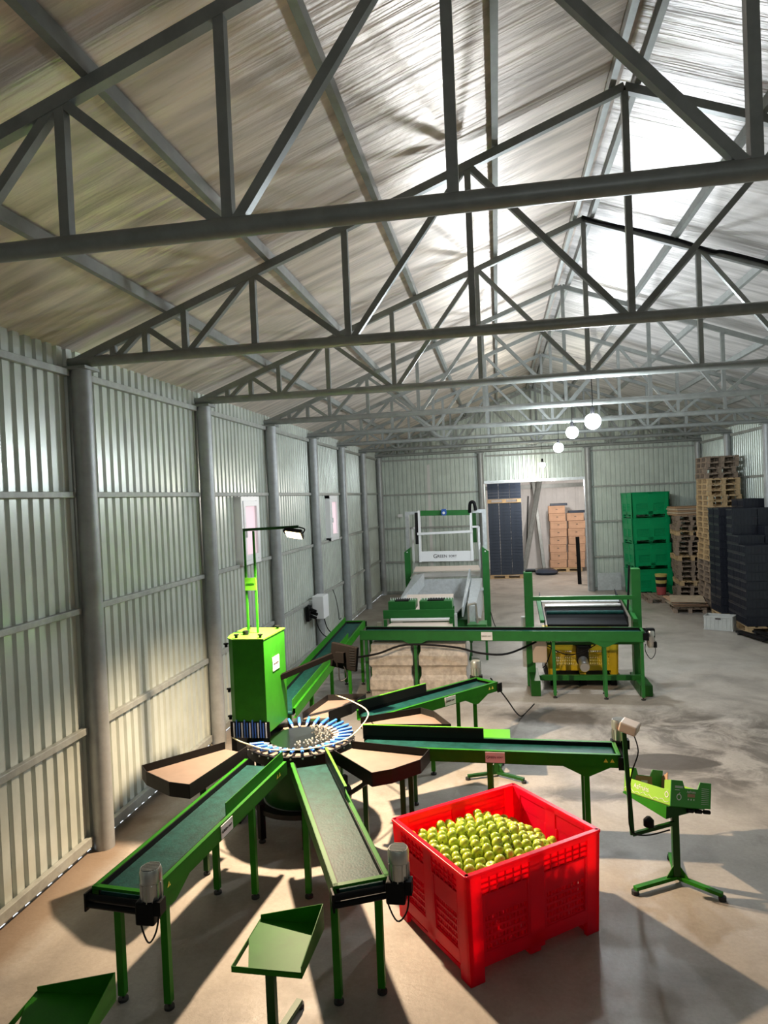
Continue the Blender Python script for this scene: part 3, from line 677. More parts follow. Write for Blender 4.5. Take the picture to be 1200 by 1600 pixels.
stand('green box stand with empty tray, cut off at the bottom left corner of the photo', (1.42, 3.62), (1.44, 3.68), 0.47, (0.0, 0.0), (0.52, 0.40), 0.05)
stand('brightly lit green box stand partly hidden behind the right conveyor', (4.0, 8.55), (3.95, 8.60), 0.50, (0, 0), (0.46, 0.40), 0.0, matn='lime', fold=False)

# right box stand with carton
u = V(0.873, 0.426, -0.235).normalized(); v_ = V(-0.421, 0.888, -0.18); v_ = (v_-u*v_.dot(u)).normalized(); w_ = u.cross(v_)
O = V(5.504, 6.235, 0.716)
def B(x, y, z): return O+u*x+v_*y+w_*z
BW, BD, BH = 0.43, 0.62, 0.17
t = thing('box_stand', 'green tripod box stand on the right with a side arm, holding the fruit carton', 'stand', (5.54, 6.28, 0))
FS = [(0, 1, 2, 3), (7, 6, 5, 4), (0, 4, 5, 1), (1, 5, 6, 2), (2, 6, 7, 3), (3, 7, 4, 0)]
def hexa(pts): return MB().add(pts, FS)
def panel(a, b, c, d, n): n = V(n); return hexa([V(a), V(b), V(c), V(d), V(a)+n, V(b)+n, V(c)+n, V(d)+n])
build('tray_plate', panel(B(-0.01, 0, -0.008), B(BW-0.06, 0, -0.008), B(BW-0.06, BD, -0.008), B(-0.01, BD, -0.008), w_*0.006), 'green', t)
build('front_edge', panel(B(-0.01, 0.03, -0.006), B(BW-0.08, 0.03, -0.006), B(BW-0.12, 0.03, -0.03), B(-0.01, 0.03, -0.115), v_*0.005), 'green_dark', t)
build('side_edge', panel(B(-0.012, 0.03, -0.006), B(-0.012, BD, -0.006), B(-0.012, BD, -0.02), B(-0.012, 0.03, -0.115), u*0.005), 'green', t)
for k in range(3): build('hinge', MB().cyl(B(0.20+k*0.09, 0.02, -0.03), B(0.26+k*0.09, 0.02, -0.03), 0.018, 10), 'black', t, smooth=True)
build('post', MB().bar((5.56, 6.33, 0.06), (5.56, 6.33, 0.66), 0.058), 'green_dark', t)
for (ex, ey) in ((5.17, 6.11), (5.86, 6.08), (5.60, 6.72)):
    l = build('foot_bar', MB().bar((5.56, 6.33, 0.05), (ex, ey, 0.05), 0.045, 0.03), 'green', t)
    build('levelling_foot', MB().cyl((ex, ey, 0), (ex, ey, 0.035), 0.032, 12), 'rubber', l)
    g = (V(ex, ey, 0)-V(5.56, 6.33, 0)).normalized(); n = V(-g.y, g.x, 0)*0.003; o = V(5.56, 6.33, 0.06)
    build('gusset', MB().add([o+n, o+g*0.12+n, o+V(0, 0, 0.13)+n, o-n, o+g*0.12-n, o+V(0, 0, 0.13)-n], [(0, 1, 2), (5, 4, 3), (0, 3, 4, 1), (1, 4, 5, 2), (2, 5, 3, 0)]), 'green', t)
build('side_arm', MB().bar((5.55, 6.30, 0.54), (5.19, 6.27, 0.44), 0.03), 'green_dark', t)
build('sensor_post', MB().bar((5.19, 6.27, 0.44), (5.15, 6.27, 1.34), 0.036), 'green_dark', t)
build('sensor', MB().lathe([(0.0, 0.055), (0.02, 0.05), (0.045, 0.02), (0.045, -0.03), (0, -0.04)], (5.33, 6.27, 0.55), 14), 'black', t, smooth=True)
cbx = build('control_unit', MB().box((5.20, 6.28, 1.385), (0.15, 0.17, 0.085), mx=Matrix.Rotation(-0.4, 3, 'Z')@Matrix.Rotation(0.25, 3, 'Y')), 'beige', t, bevel=0.012)
build('sensor_cable', MB().tube([(5.22, 6.26, 1.35), (5.26, 6.25, 1.18), (5.20, 6.24, 1.0), (5.17, 6.24, 0.8), (5.17, 6.235, 0.5), (5.3, 6.24, 0.45), (5.5, 6.25, 0.50)], 0.006, 6), 'black', t)
# carton
t = thing('fruit_carton', 'open light green fruit carton with white lettering, tilted on the right stand', 'carton', tuple(O))
th = 0.006
build('bottom', panel(B(0, 0, 0.0), B(BW, 0, 0.0), B(BW, BD, 0.0), B(0, BD, 0.0), w_*th), 'cardin', t)
lw = build('long_side', panel(B(0, 0, 0), B(0, BD, 0), B(0, BD, 0.125), B(0, 0, 0.125), u*th), 'boxgreen', t)
build('long_side', panel(B(BW-th, 0, 0), B(BW-th, BD, 0), B(BW-th, BD, 0.13), B(BW-th, 0, 0.13), u*th), 'boxgreen', t)
def endw(y, inner, outer):
    poly = [(0, 0), (BW, 0), (BW, 0.215), (BW-0.12, 0.215), (BW-0.145, 0.155), (0.145, 0.155), (0.12, 0.215), (0, 0.215)]
    mb = MB(); n = len(poly)
    mb.add([B(x, y+k, z) for k in (-0.004, 0.004) for x, z in poly], [tuple(range(n)), tuple(range(2*n-1, n-1, -1))]+[(i, (i+1) % n, n+(i+1) % n, n+i) for i in range(n)])
    return build('end_wall', mb, outer, t)
ew = endw(0.0, 'cardin', 'boxdark'); e2 = endw(BD, 'cardin', 'boxdark')
build('inner_lining', panel(B(0.09, BD-0.008, 0.02), B(BW-0.11, BD-0.008, 0.02), B(BW-0.13, BD-0.008, 0.15), B(0.12, BD-0.008, 0.15), v_*0.003), 'cardin', e2)
for (x, y, sx) in ((0, 0, 1), (BW, 0, -1), (0, BD, 1), (BW, BD, -1)):
    dy = -0.09 if y else 0.09
    a, b_ = sorted((y, y+dy))
    build('corner_tab', panel(B(x+sx*th, a+0.006, 0), B(x+sx*th, b_-0.003, 0), B(x+sx*th, b_-0.003, 0.20 if (x == 0) else 0.16), B(x+sx*th, a+0.006, 0.215), u*sx*th), 'boxgreen' if x == 0 else 'card', t)
build('hand_hole', panel(B(0.175, -0.0055, 0.085), B(0.255, -0.0055, 0.085), B(0.255, -0.0055, 0.112), B(0.175, -0.0055, 0.112), -v_*0.001), 'card', ew)
build('hand_hole', panel(B(0.175, BD-0.0115, 0.085), B(0.25, BD-0.0115, 0.085), B(0.25, BD-0.0115, 0.112), B(0.175, BD-0.0115, 0.112), -v_*0.001), 'plate', e2)
text('AzFruits', 0.028, B(0.215, -0.0055, 0.128), u, w_, 'white', ew, depth=0.0008)
text('FRESH APPLES', 0.017, B(0.07, -0.0055, 0.185), u, w_, 'white', ew, depth=0.0008) if False else None
ap = MB()
def applelogo(c, r, uu, vv, nn, mb):
    k = 16
    for i in range(k):
        a0, a1 = 2*PI*i/k, 2*PI*(i+1)/k
        q = [c+uu*(math.cos(a)*rr)+vv*(math.sin(a)*rr*1.05) for a in (a0, a1) for rr in (r*0.72, r)]
        mb.add([q[0], q[1], q[3], q[2]]+[p+nn*0.001 for p in (q[0], q[1], q[3], q[2])], FS)
    mb.add([c+vv*r*1.0+uu*x*r+nn*d for d in (0, 0.001) for x in (-0.1, 0.1)]+[c+vv*r*1.5+uu*(x+0.35)*r+nn*d for d in (0, 0.001) for x in (-0.1, 0.1)], [(0, 1, 5, 4), (2, 3, 7, 6), (0, 2, 6, 4), (1, 3, 7, 5)])
    return mb
build('apple_mark', applelogo(B(0.085, -0.0055, 0.08), 0.026, u, w_, -v_, MB()), 'white', ew)
for zz, x0, x1 in ((0.165, 0.04, 0.125), (0.155, 0.04, 0.125), (0.135, 0.04, 0.09)): build('print_line', panel(B(x0, -0.0055, zz), B(x1, -0.0055, zz), B(x1, -0.0055, zz+0.006), B(x0, -0.0055, zz+0.006), -v_*0.001), 'white', ew)
for k in range(9): build('print_line', panel(B(0.325, -0.0055, 0.035+k*0.016), B(0.405, -0.0055, 0.035+k*0.016), B(0.405, -0.0055, 0.038+k*0.016), B(0.325, -0.0055, 0.038+k*0.016), -v_*0.001), 'white', ew)
for k in range(3): build('print_dot', panel(B(0.18+k*0.03, -0.0055, 0.06), B(0.19+k*0.03, -0.0055, 0.06), B(0.19+k*0.03, -0.0055, 0.073), B(0.18+k*0.03, -0.0055, 0.073), -v_*0.001), 'white', ew)
build('apple_mark', applelogo(B(-0.0015, 0.045, 0.085), 0.024, -v_, w_, -u, MB()), 'white', lw)
text('AzFruits', 0.062, B(-0.0015, 0.38, 0.075), -v_, w_, 'white', lw, depth=0.0008)
hl = MB(); pr = None
for i in range(25):
    y = 0.62-i*0.025; z = 0.028+0.010*math.sin(i*1.9)+0.006*math.sin(i*0.7)
    q = B(-0.0015, y, z)
    if pr is not None: hl.bar(pr, q, 0.003, 0.003)
    pr = q
build('hill_line', hl, 'white', lw)

# ------------------------------------------------------------------ large plastic bins
def bin_box(label, name, matn, slot, loc, rz, sx, sy, h, wall=0.035, win=(0.10, 0.47), feet=0.11, grid=True, kids=True, group=None, slots_dark='binblack', open_top=True, groupn=None):
    t = thing(name, label, 'bin', loc, rz, group)
    fr = MB(); hx, hy = sx/2, sy/2
    # tapered walls: upper rim wider than the base
    def ins(z): return 0.022*(1-z/h)
    def wallpts(s, ax, z0, z1, o0=0.0, o1=0.0, a=-1, b=1, tk=wall):
        pass
    def wp(side, tt, z, off=0.0):   # point on outer wall: side 0..3, tt along -1..1
        i = ins(z); X = hx-i; Y = hy-i
        if side == 0: return V(tt*X, -Y-off, z)
        if side == 1: return V(X+off, tt*Y, z)
        if side == 2: return V(-tt*X, Y+off, z)
        return V(-X-off, -tt*Y, z)
    for sd in range(4):
        L = sx if sd in (0, 2) else sy
        mb = MB()
        def blk(t0, t1, z0, z1, o=0.0, tk=wall):
            pts = [wp(sd, t0, z0, o), wp(sd, t1, z0, o), wp(sd, t1, z1, o), wp(sd, t0, z1, o),
                   wp(sd, t0, z0, o-tk), wp(sd, t1, z0, o-tk), wp(sd, t1, z1, o-tk), wp(sd, t0, z1, o-tk)]
            mb.add(pts, FS)
        e = 0.13/L*2
        zb = feet
        blk(-1, -1+e, 0.0, h, 0.0); blk(1-e, 1, 0.0, h, 0.0)               # corner posts to the ground
        blk(-1+e, 1-e, zb, win[0]+zb, 0.0)                                  # bottom rail
        blk(-1+e, 1-e, h-0.045, h, 0.0)                                     # top rail
        blk(-0.11, 0.11, 0.0 if False else zb-0.03, h, 0.0)                 # centre pillar
        top = h-0.045; mid = h-0.165
        if grid:
            for k in range(1, 3): blk(-1+e, 1-e, top-k*0.04-0.004, top-k*0.04+0.004, 0.0, 0.02)
        blk(-1+e, 1-e, mid, top, -0.014, 0.014)                             # recessed band
        for (a, b) in ((-1+e, -0.11), (0.11, 1-e)):
            if grid:
                for k in range(1, 6): tt = a+(b-a)*k/6; blk(tt-0.006, tt+0.006, mid, top, 0.0, 0.02)
            w_in = 0.035
            blk(a, a+w_in, win[0]+zb, mid, 0.0); blk(b-w_in, b, win[0]+zb, mid, 0.0)
            blk(a+w_in, b-w_in, win[1], mid, -0.006, 0.02)
            blk(a+w_in, b-w_in, mid-0.012, mid, 0.0, 0.02)
            # slatted window
            ww = (b-a-2*w_in); zlo, zhi = win[0]+zb, win[1]
            ns = 12
            for k in range(ns+1):
                tt = a+w_in+ww*k/ns; blk(tt-ww/ns*0.26, tt+ww/ns*0.26, zlo, zhi, -0.018, 0.012)
            for k in range(0, 6): z = zlo+(zhi-zlo)*k/5; blk(a+w_in, b-w_in, z-0.009, z+0.009, -0.012, 0.016)
        # slanted feet transitions
        for tt0, tt1 in ((-1+e, -1+e+0.10), (1-e-0.10, 1-e)):
            pass
        build('side_wall', mb, matn, t, local=False, bevel=0.003 if kids else 0)
    if not grid:
        lin = MB()
        for sx_, sy_, dx_, dy_ in ((0, -1, sx-0.10, 0.006), (0, 1, sx-0.10, 0.006), (-1, 0, 0.006, sy-0.10), (1, 0, 0.006, sy-0.10)):
            lin.box((sx_*(hx-0.045), sy_*(hy-0.045), h*0.5+0.03), (dx_, dy_, h-0.2))
        build('lining', lin, matn, t, local=False)
    base = MB().box((0, 0, feet+0.04), (sx-0.09, sy-0.09, 0.03))
    build('base', base, matn, t, local=False)
    ff = MB()
    for k in (-1, 0, 1):
        ff.box((k*(hx-0.10), 0, 0.045), (0.10, sy-0.10, 0.03))
        ff.box((k*(hx-0.10), 0, feet*0.5+0.02), (0.08, 0.14, feet*0.9))
    build('skid', ff, matn, t, local=False)
    rim = MB()
    for sd in range(4):
        a = wp(sd, -1, h); b = wp(sd, 1, h); n = (wp(sd, 0, h, 1)-wp(sd, 0, h)).normalized()
        d = (b-a).normalized()
        rim.bar(a-d*0.0-n*0.012+V(0, 0, 0.0), b-n*0.012, 0.045, 0.022)
    build('rim', rim, matn, t, local=False, bevel=0.005)
    return t
RB = math.radians(37.5); RBC = V(4.00, 5.60, 0)
BS = (1.27, 1.06, 0.80)
tb = bin_box('large red plastic bin full of green apples in the foreground', 'plastic_bin', 'red', None, tuple(RBC), RB, *BS)
mk = MB()
# arrow mark on the left side wall (relief)
Rm = Matrix.Translation(RBC)@Matrix.Rotation(RB, 4, 'Z')
ar = [Rm@V(-0.61+0.014, 0.20+a, 0.44+b) for a, b in ((0.13, 0.07), (0.0, 0.0), (-0.05, 0.0))]
mk.add([ar[0], ar[1], ar[2]]+[p+Rm.to_3x3()@V(-0.004, 0, 0) for p in ar], [(0, 1, 2), (5, 4, 3), (0, 3, 4, 1), (1, 4, 5, 2), (2, 5, 3, 0)])
build('arrow_mark', mk, 'red', tb)
# apples
def apple_me():
    mb = MB(); r = 0.046
    prof = []
    for k in range(15):
        a = PI*k/14
        rr = r*math.sin(a)*(1+0.10*math.cos(a)); zz = r*0.92*math.cos(a)
        if k < 3: zz -= r*0.28*(1-k/3)**1.0
        if k > 12: zz += r*0.16*((k-12)/2)
        prof.append((max(rr, 0.0004), zz))
    mb.lathe(prof, (0, 0, 0), 16)
    return mb
ap0 = None; st0 = None
iR = Rm.inverted()
def heap(x, y):   # bin local; surface height
    # heap lies against the left and front sides and drops toward the back right corner
    g = 0.735+0.05*math.exp(-((x-0.02)**2+(y-0.05)**2)/0.10)
    g -= 0.17*max(0, (x-0.15))/0.42
    g -= 0.03*max(0, y-0.1)/0.3
    return g
sp = 0.093; spots = []
for layer in range(2):
    for j in range(-8, 9):
        for i in range(-9, 10):
            x = (i+0.5*((j+layer) % 2))*sp+random.uniform(-.02, .02)+layer*0.03; y = (j*0.866+layer*0.5)*sp+random.uniform(-.02, .02)
            if abs(x) > BS[0]/2-0.10 or abs(y) > BS[1]/2-0.10: continue
            spots.append([x, y, heap(x, y)+random.uniform(-0.02, 0.02)-0.041-layer*0.074, layer])
spots.sort(key=lambda s: s[3]); spots = spots[:300]
DIA = 0.092
for it in range(60):
    grid = {}
    for k, p in enumerate(spots): grid.setdefault((int(p[0]//DIA), int(p[1]//DIA), int(p[2]//DIA)), []).append(k)
    for k, p in enumerate(spots):
        g = (int(p[0]//DIA), int(p[1]//DIA), int(p[2]//DIA))
        for a in (-1, 0, 1):
            for b in (-1, 0, 1):
                for c in (-1, 0, 1):
                    for q in grid.get((g[0]+a, g[1]+b, g[2]+c), ()):
                        if q <= k: continue
                        o = spots[q]; d = V(o[0]-p[0], o[1]-p[1], o[2]-p[2]); L = d.length
                        if L < DIA and L > 1e-6:
                            m = d*((DIA-L)/L*0.5)
                            for t_ in range(3): p[t_] -= m[t_]; o[t_] += m[t_]
    for p in spots:
        p[0] = max(-BS[0]/2+0.09, min(BS[0]/2-0.09, p[0])); p[1] = max(-BS[1]/2+0.09, min(BS[1]/2-0.09, p[1]))
        hh = heap(p[0], p[1])-0.041+0.02
        if p[2] > hh: p[2] = hh+(p[2]-hh)*0.5
for (x, y, z, l) in spots:
    p = Rm@V(x, y, z)
    if ap0 is None:
        ap0 = build('apple', apple_me(), 'apple', smooth=True)
        st0 = build('stem', MB().tube([(0, 0, 0.026), (0.002, 0, 0.040), (0.006, 0.001, 0.054)], 0.0018, 5), 'ink', ap0)
        build('calyx', MB().lathe([(0.0005, -0.037), (0.0075, -0.0395), (0.0045, -0.0425), (0.0005, -0.041)], (0, 0, 0), 6), 'ink', ap0)
        tag(ap0, 'small yellow green apple piled in the large red bin', 'apple', 'apples in the red bin'); a = ap0
    else: a = copy_tree(ap0)
    a.location = p; s = random.uniform(0.88, 0.99); a.scale = (s, s, s)
    a.rotation_euler = (random.uniform(-1.9, 1.9), random.uniform(-1.9, 1.9), random.uniform(0, 6.28))

# ------------------------------------------------------------------ bin filler
def bx(c, d, **k): return MB().box(c, d, **k)
t = thing('bin_filler', 'green bin filling machine with black belt bed at the right end of the cross conveyor', 'bin filling machine', (5.5, 12.9, 0))
for x, hh in ((4.62, 2.03), (6.45, 2.05)):
    p = build('column', bx((x, 12.62, hh/2+0.02), (0.15, 0.20, hh)), 'green_far', t, bevel=0.008)
    if x < 5:
        build('grey_cover', bx((4.53, 12.72, 0.78), (0.10, 0.12, 0.9)), 'galv', t)
        build('foot_plate', bx((4.66, 12.4, 0.14), (0.16, 0.9, 0.26)), 'green_dark', t)
        build('roller_head', MB().cyl((4.58, 12.62, 2.07), (4.76, 12.62, 2.07), 0.035, 12), 'blacksteel', t, smooth=True)
    else:
        build('foot_plate', bx((6.45, 12.4, 0.10), (0.20, 0.9, 0.18)), 'green_dark', t)
        build('hinge_rod', MB().bar((6.30, 12.55, 1.35), (6.36, 12.62, 2.12), 0.03), 'black', t)
build('cross_tube', MB().bar((4.66, 12.55, 1.58), (6.42, 12.55, 1.57), 0.07), 'green_far', t)
build('upper_plate', MB().add([(4.86, 12.9, 1.47), (6.22, 12.9, 1.46), (6.25, 13.35, 1.50), (4.84, 13.35, 1.50), (4.86, 12.9, 1.45), (6.22, 12.9, 1.44), (6.25, 13.35, 1.48), (4.84, 13.35, 1.48)], [(0, 1, 2, 3), (7, 6, 5, 4), (0, 4, 5, 1), (1, 5, 6, 2), (2, 6, 7, 3), (3, 7, 4, 0)]), 'galv', t)
build('belt_bed', MB().add([(4.92, 12.42, 1.14), (6.28, 12.42, 1.12), (6.24, 12.86, 1.36), (4.90, 12.86, 1.37), (4.92, 12.42, 1.10), (6.28, 12.42, 1.08), (6.24, 12.86, 1.31), (4.90, 12.86, 1.33)], [(0, 1, 2, 3), (7, 6, 5, 4), (0, 4, 5, 1), (1, 5, 6, 2), (2, 6, 7, 3), (3, 7, 4, 0)]), 'black', t)
build('bed_roller', MB().cyl((4.92, 12.88, 1.385), (6.23, 12.88, 1.38), 0.045, 14), 'chrome', t, smooth=True)
build('bed_roller', MB().cyl((4.93, 12.70, 1.30), (6.25, 12.70, 1.29), 0.035, 14), 'belt', t, smooth=True)
for x0, x1, m_ in ((4.80, 4.80, 'green_far'), (6.36, 6.30, 'green_far')):
    build('bed_rail', MB().bar((x0+0.03, 12.36, 1.20), (x1, 12.96, 1.50), 0.07, 0.06), m_, t)
build('side_plate', MB().add([(6.27, 12.40, 1.10), (6.22, 13.3, 1.46), (6.20, 13.3, 1.62), (6.26, 12.40, 1.26), (6.285, 12.40, 1.10), (6.235, 13.3, 1.46), (6.215, 13.3, 1.62), (6.275, 12.40, 1.26)], [(0, 1, 2, 3), (7, 6, 5, 4), (0, 4, 5, 1), (1, 5, 6, 2), (2, 6, 7, 3), (3, 7, 4, 0)]), 'blacksteel', t)
build('side_plate', MB().add([(4.87, 12.40, 1.10), (4.84, 13.3, 1.46), (4.84, 13.3, 1.58), (4.87, 12.40, 1.22), (4.885, 12.40, 1.10), (4.855, 13.3, 1.46), (4.855, 13.3, 1.58), (4.885, 12.40, 1.22)], [(0, 1, 2, 3), (7, 6, 5, 4), (0, 4, 5, 1), (1, 5, 6, 2), (2, 6, 7, 3), (3, 7, 4, 0)]), 'blacksteel', t)
build('lower_rail', MB().bar((4.62, 12.45, 0.80), (6.45, 12.45, 0.80), 0.05), 'green_dark', t)
build('base_rail', MB().bar((4.62, 12.40, 0.21), (6.45, 12.40, 0.21), 0.06, 0.09), 'green_far', t)
build('control_box', bx((4.76, 12.3, 0.72), (0.24, 0.14, 0.42)), 'beige', t, bevel=0.01)
mm = build('drive_motor', MB().cyl((5.50, 12.22, 0.45), (5.50, 12.42, 0.50), 0.085, 16), 'motor', t, smooth=True)
build('fan_cover', MB().cyl((5.50, 12.17, 0.438), (5.50, 12.22, 0.45), 0.08, 16, 0.088), 'chrome', mm, smooth=True)
build('gearbox', bx((5.50, 12.50, 0.60), (0.20, 0.20, 0.32)), 'blacksteel', t, bevel=0.02)
build('drive_bracket', MB().bar((5.35, 12.5, 0.80), (5.65, 12.5, 0.74), 0.08), 'blacksteel', t)
build('cable', MB().tube([(4.88, 12.28, 0.80), (5.1, 12.26, 0.68), (5.3, 12.26, 0.64), (5.55, 12.28, 0.72), (5.7, 12.3, 0.80)], 0.009, 6), 'black', t)
build('cable', MB().tube([(4.86, 12.24, 0.84), (4.93, 12.22, 0.95), (4.95, 12.2, 0.75), (4.86, 12.2, 0.50), (4.80, 12.24, 0.42)], 0.009, 6), 'black', t)
tag(bin_box('yellow slatted plastic bin under the belt bed of the bin filler', 'plastic_bin', 'ybin', None, (5.52, 13.15, 0.16), 0.0, 1.24, 1.05, 0.72), None)
pf = thing('bin_platform', 'black lifting platform under the yellow bin', 'platform', (5.52, 13.15, 0))
build('deck', bx((5.52, 13.15, 0.135), (1.3, 1.05, 0.05)), 'black', pf)
for x in (5.0, 5.52, 6.04): build('skid', bx((x, 13.15, 0.055), (0.1, 1.0, 0.11)), 'black', pf)

# ------------------------------------------------------------------ bin tipper with water chute
t = thing('bin_tipper', 'tall green and galvanised bin tipper by the left wall with a lettered white board', 'bin tipping machine', (2.7, 18.6, 0))
FSX = FS
for x, y, w in ((3.77, 18.5, 0.17), (1.66, 18.9, 0.16)):
    c = build('side_column', MB().add([(x+sx*w/2, y+sy*0.20, z) for z in (0.0,) for sx, sy in ((-1, -1), (1, -1), (1, 1), (-1, 1))]+[(x+sx*w/2, y+sy*0.20, 2.10-(0.12 if (sx*(1 if x > 3 else -1) > 0) else 0)) for sx, sy in ((-1, -1), (1, -1), (1, 1), (-1, 1))], FSX), 'green_far', t)
    build('bolt', MB().cyl((x, y-0.215, 1.98), (x, y-0.20, 1.98), 0.018, 8), 'white', c)
    s = 1 if x > 3 else -1
    build('mast', MB().bar((x-s*0.0, y+0.1, 2.0), (x-s*0.0, y+0.1, 3.06), 0.10), 'galv', t)
    build('mast_arm', MB().bar((x+s*0.05, y+0.1, 3.03), (x-s*0.30, y+0.1, 3.03), 0.09), 'galv', t)
    build('inner_post', MB().bar((x-s*0.15, y, 1.50), (x-s*0.15, y, 2.62), 0.05), 'white', t)
    build('inner_post_arm', MB().bar((x-s*0.15, y, 2.62), (x-s*0.32, y, 2.62), 0.05), 'white', t)
for x in (2.04, 3.42):
    build('tipping_arm', MB().bar((x, 18.5, 1.72), (x, 18.6, 3.10), 0.09, 0.06), 'white', t)
    build('arm_plate', MB().bar((x+(-0.07 if x < 3 else 0.09), 18.55, 2.2), (x+(-0.07 if x < 3 else 0.09), 18.6, 3.05), 0.04, 0.10), 'blacksteel' if x < 3 else 'green_dark', t)
build('top_beam', MB().bar((2.08, 18.6, 3.03), (3.40, 18.6, 3.0), 0.12, 0.14), 'green_far', t)
bm = build('blue_motor', MB().cyl((2.72, 18.42, 3.02), (2.72, 18.56, 3.02), 0.075, 14).box((2.72, 18.5, 3.09), (0.12, 0.1, 0.06)), 'motorblue', t)
build('shaft_end', MB().cyl((2.72, 18.40, 3.02), (2.72, 18.42, 3.02), 0.035, 12), 'white', bm)
build('cross_bar', MB().bar((1.98, 18.5, 2.48), (3.46, 18.5, 2.50), 0.06), 'white', t)
bo = build('lettered_board', MB().bar((2.0, 18.5, 1.87), (3.46, 18.5, 1.85), 0.02, 0.27), 'white', t)
brand(0.13, (2.72, 18.485, 1.86), (1, 0, -0.014), (0, 0, 1), bo)
build('bent_pipe', MB().tube([(3.40, 18.55, 3.0), (3.42, 18.5, 3.24), (3.52, 18.5, 3.26), (3.56, 18.5, 3.05)], 0.045, 10), 'black', t)
build('sill_plate', MB().add([(1.86, 18.35, 1.50), (3.62, 18.35, 1.50), (3.58, 18.5, 1.60), (1.90, 18.5, 1.60), (1.86, 18.35, 1.47), (3.62, 18.35, 1.47), (3.58, 18.5, 1.57), (1.90, 18.5, 1.57)], FSX), 'beige', t)
build('sill_plate', MB().add([(1.80, 18.05, 1.36), (3.62, 18.05, 1.38), (3.62, 18.3, 1.46), (1.84, 18.3, 1.46), (1.80, 18.05, 1.33), (3.62, 18.05, 1.35), (3.62, 18.3, 1.43), (1.84, 18.3, 1.43)], FSX), 'chrome', t)
c = thing('water_chute', 'stainless steel feed chute between the bin tipper and the cross conveyor', 'chute', (2.6, 16.0, 0))
bk = build('back_plate', bx((2.7, 17.9, 1.05), (1.7, 0.04, 0.55)), 'galv', c)
build('chute_floor', MB().add([(2.0, 14.6, 1.0), (3.2, 14.6, 1.0), (3.4, 17.8, 0.85), (2.0, 17.8, 0.85), (2.0, 14.6, 0.97), (3.2, 14.6, 0.97), (3.4, 17.8, 0.82), (2.0, 17.8, 0.82)], FSX), 'chrome', c)
rp = build('ramp_plate', MB().add([(2.05, 14.9, 1.0), (3.1, 14.9, 1.0), (3.1, 15.3, 1.30), (2.05, 15.3, 1.30), (2.05, 14.93, 1.0), (3.1, 14.93, 1.0), (3.1, 15.33, 1.30), (2.05, 15.33, 1.30)], FSX), 'beige', c)
build('left_guard', MB().add([(1.99, 14.5, 1.28), (1.94, 17.6, 1.47), (1.94, 17.6, 1.20), (1.99, 14.5, 1.02), (2.02, 14.5, 1.28), (2.22, 17.6, 1.52), (2.22, 17.6, 1.20), (2.03, 14.5, 1.02)], FSX), 'galv', c)
build('right_guard', MB().add([(3.32, 14.4, 1.15), (3.36, 17.6, 1.60), (3.36, 17.6, 1.35), (3.32, 14.4, 0.95), (3.35, 14.4, 1.15), (3.40, 17.6, 1.60), (3.40, 17.6, 1.35), (3.35, 14.4, 0.95)], FSX), 'galv', c)
build('tank', MB().add([(3.42, 14.7, 0.70), (3.68, 14.7, 0.70), (3.68, 17.7, 0.70), (3.42, 17.7, 0.70), (3.42, 14.7, 1.12), (3.60, 14.7, 1.12), (3.68, 17.7, 1.35), (3.42, 17.7, 1.35)], FSX), 'galv', c)
build('tank_rim', bx((3.56, 16.6, 1.22), (0.34, 0.08, 0.06)), 'galv', c)
build('lower_body', bx((2.75, 16.0, 0.55), (1.5, 2.2, 0.5)), 'green_far', c)
build('side_body', bx((3.62, 14.6, 0.62), (0.40, 0.5, 0.34)), 'green_far', c)
for x in (2.05, 3.45):
    for y in (15.0, 17.0): build('leg', MB().bar((x, y, 0), (x, y, 0.31), 0.06), 'green_far', c)
for x in (3.45, 3.80): build('leg', MB().bar((x, 14.6, 0), (x, 14.6, 0.46), 0.05), 'green_far', c)
for pts in ([(3.46, 14.2, 0.85), (3.46, 14.2, 1.22)], [(3.46, 14.2, 1.22), (3.62, 14.2, 1.26)], [(3.62, 14.2, 1.26), (3.64, 14.2, 0.85)]):
    build('pipe', MB().cyl(pts[0], pts[1], 0.024, 10), 'chrome', c, smooth=True)
build('valve', MB().lathe([(0, 0.05), (0.06, 0.03), (0.06, -0.03), (0, -0.05)], (3.66, 14.25, 0.92), 12), 'motor', c, smooth=True)
# brush unit
b = thing('brush_unit', 'green twin roller brush unit between the chute and the cross conveyor', 'brush machine', (2.5, 13.9, 0))
build('front_beam', bx((2.50, 13.70, 1.14), (1.42, 0.06, 0.17)), 'green_far', b)
for x0, x1 in ((1.86, 2.42), (2.50, 3.16)):
    q = build('brush_hood', bx(((x0+x1)/2, 14.1, 1.28), (x1-x0, 0.42, 0.17)), 'green_far', b, bevel=0.01)
    build('hood_ridge', bx(((x0+x1)/2, 14.05, 1.375), ((x1-x0)*0.5, 0.30, 0.02)), 'black', q)
    for k in range(12):
        xx = x0+0.03+k*(x1-x0-0.06)/11; build('bristle', MB().cyl((xx, 14.1, 1.36), (xx, 14.1, 1.42), 0.012, 6, 0.004), 'white', q)
build('white_roller', MB().cyl((1.95, 13.62, 1.04), (3.12, 13.62, 1.04), 0.035, 12), 'white', b, smooth=True)
build('drop_board', MB().add([(1.86, 13.30, 0.93), (3.20, 13.30, 0.93), (3.18, 13.60, 0.99), (1.96, 13.60, 0.99), (1.86, 13.30, 0.90), (3.20, 13.30, 0.90), (3.18, 13.60, 0.96), (1.96, 13.60, 0.96)], FSX), 'beige', b)
build('end_bearing', bx((1.77, 13.3, 1.0), (0.08, 0.08, 0.12)), 'chrome', b)
build('end_post', bx((3.25, 13.5, 1.02), (0.05, 0.12, 0.3)), 'galv', b)
for x in (1.85, 3.15):
    for y in (13.55, 14.25): build('leg', MB().bar((x, y, 0), (x, y, 1.06 if y < 14 else 1.20), 0.06), 'green_far', b)
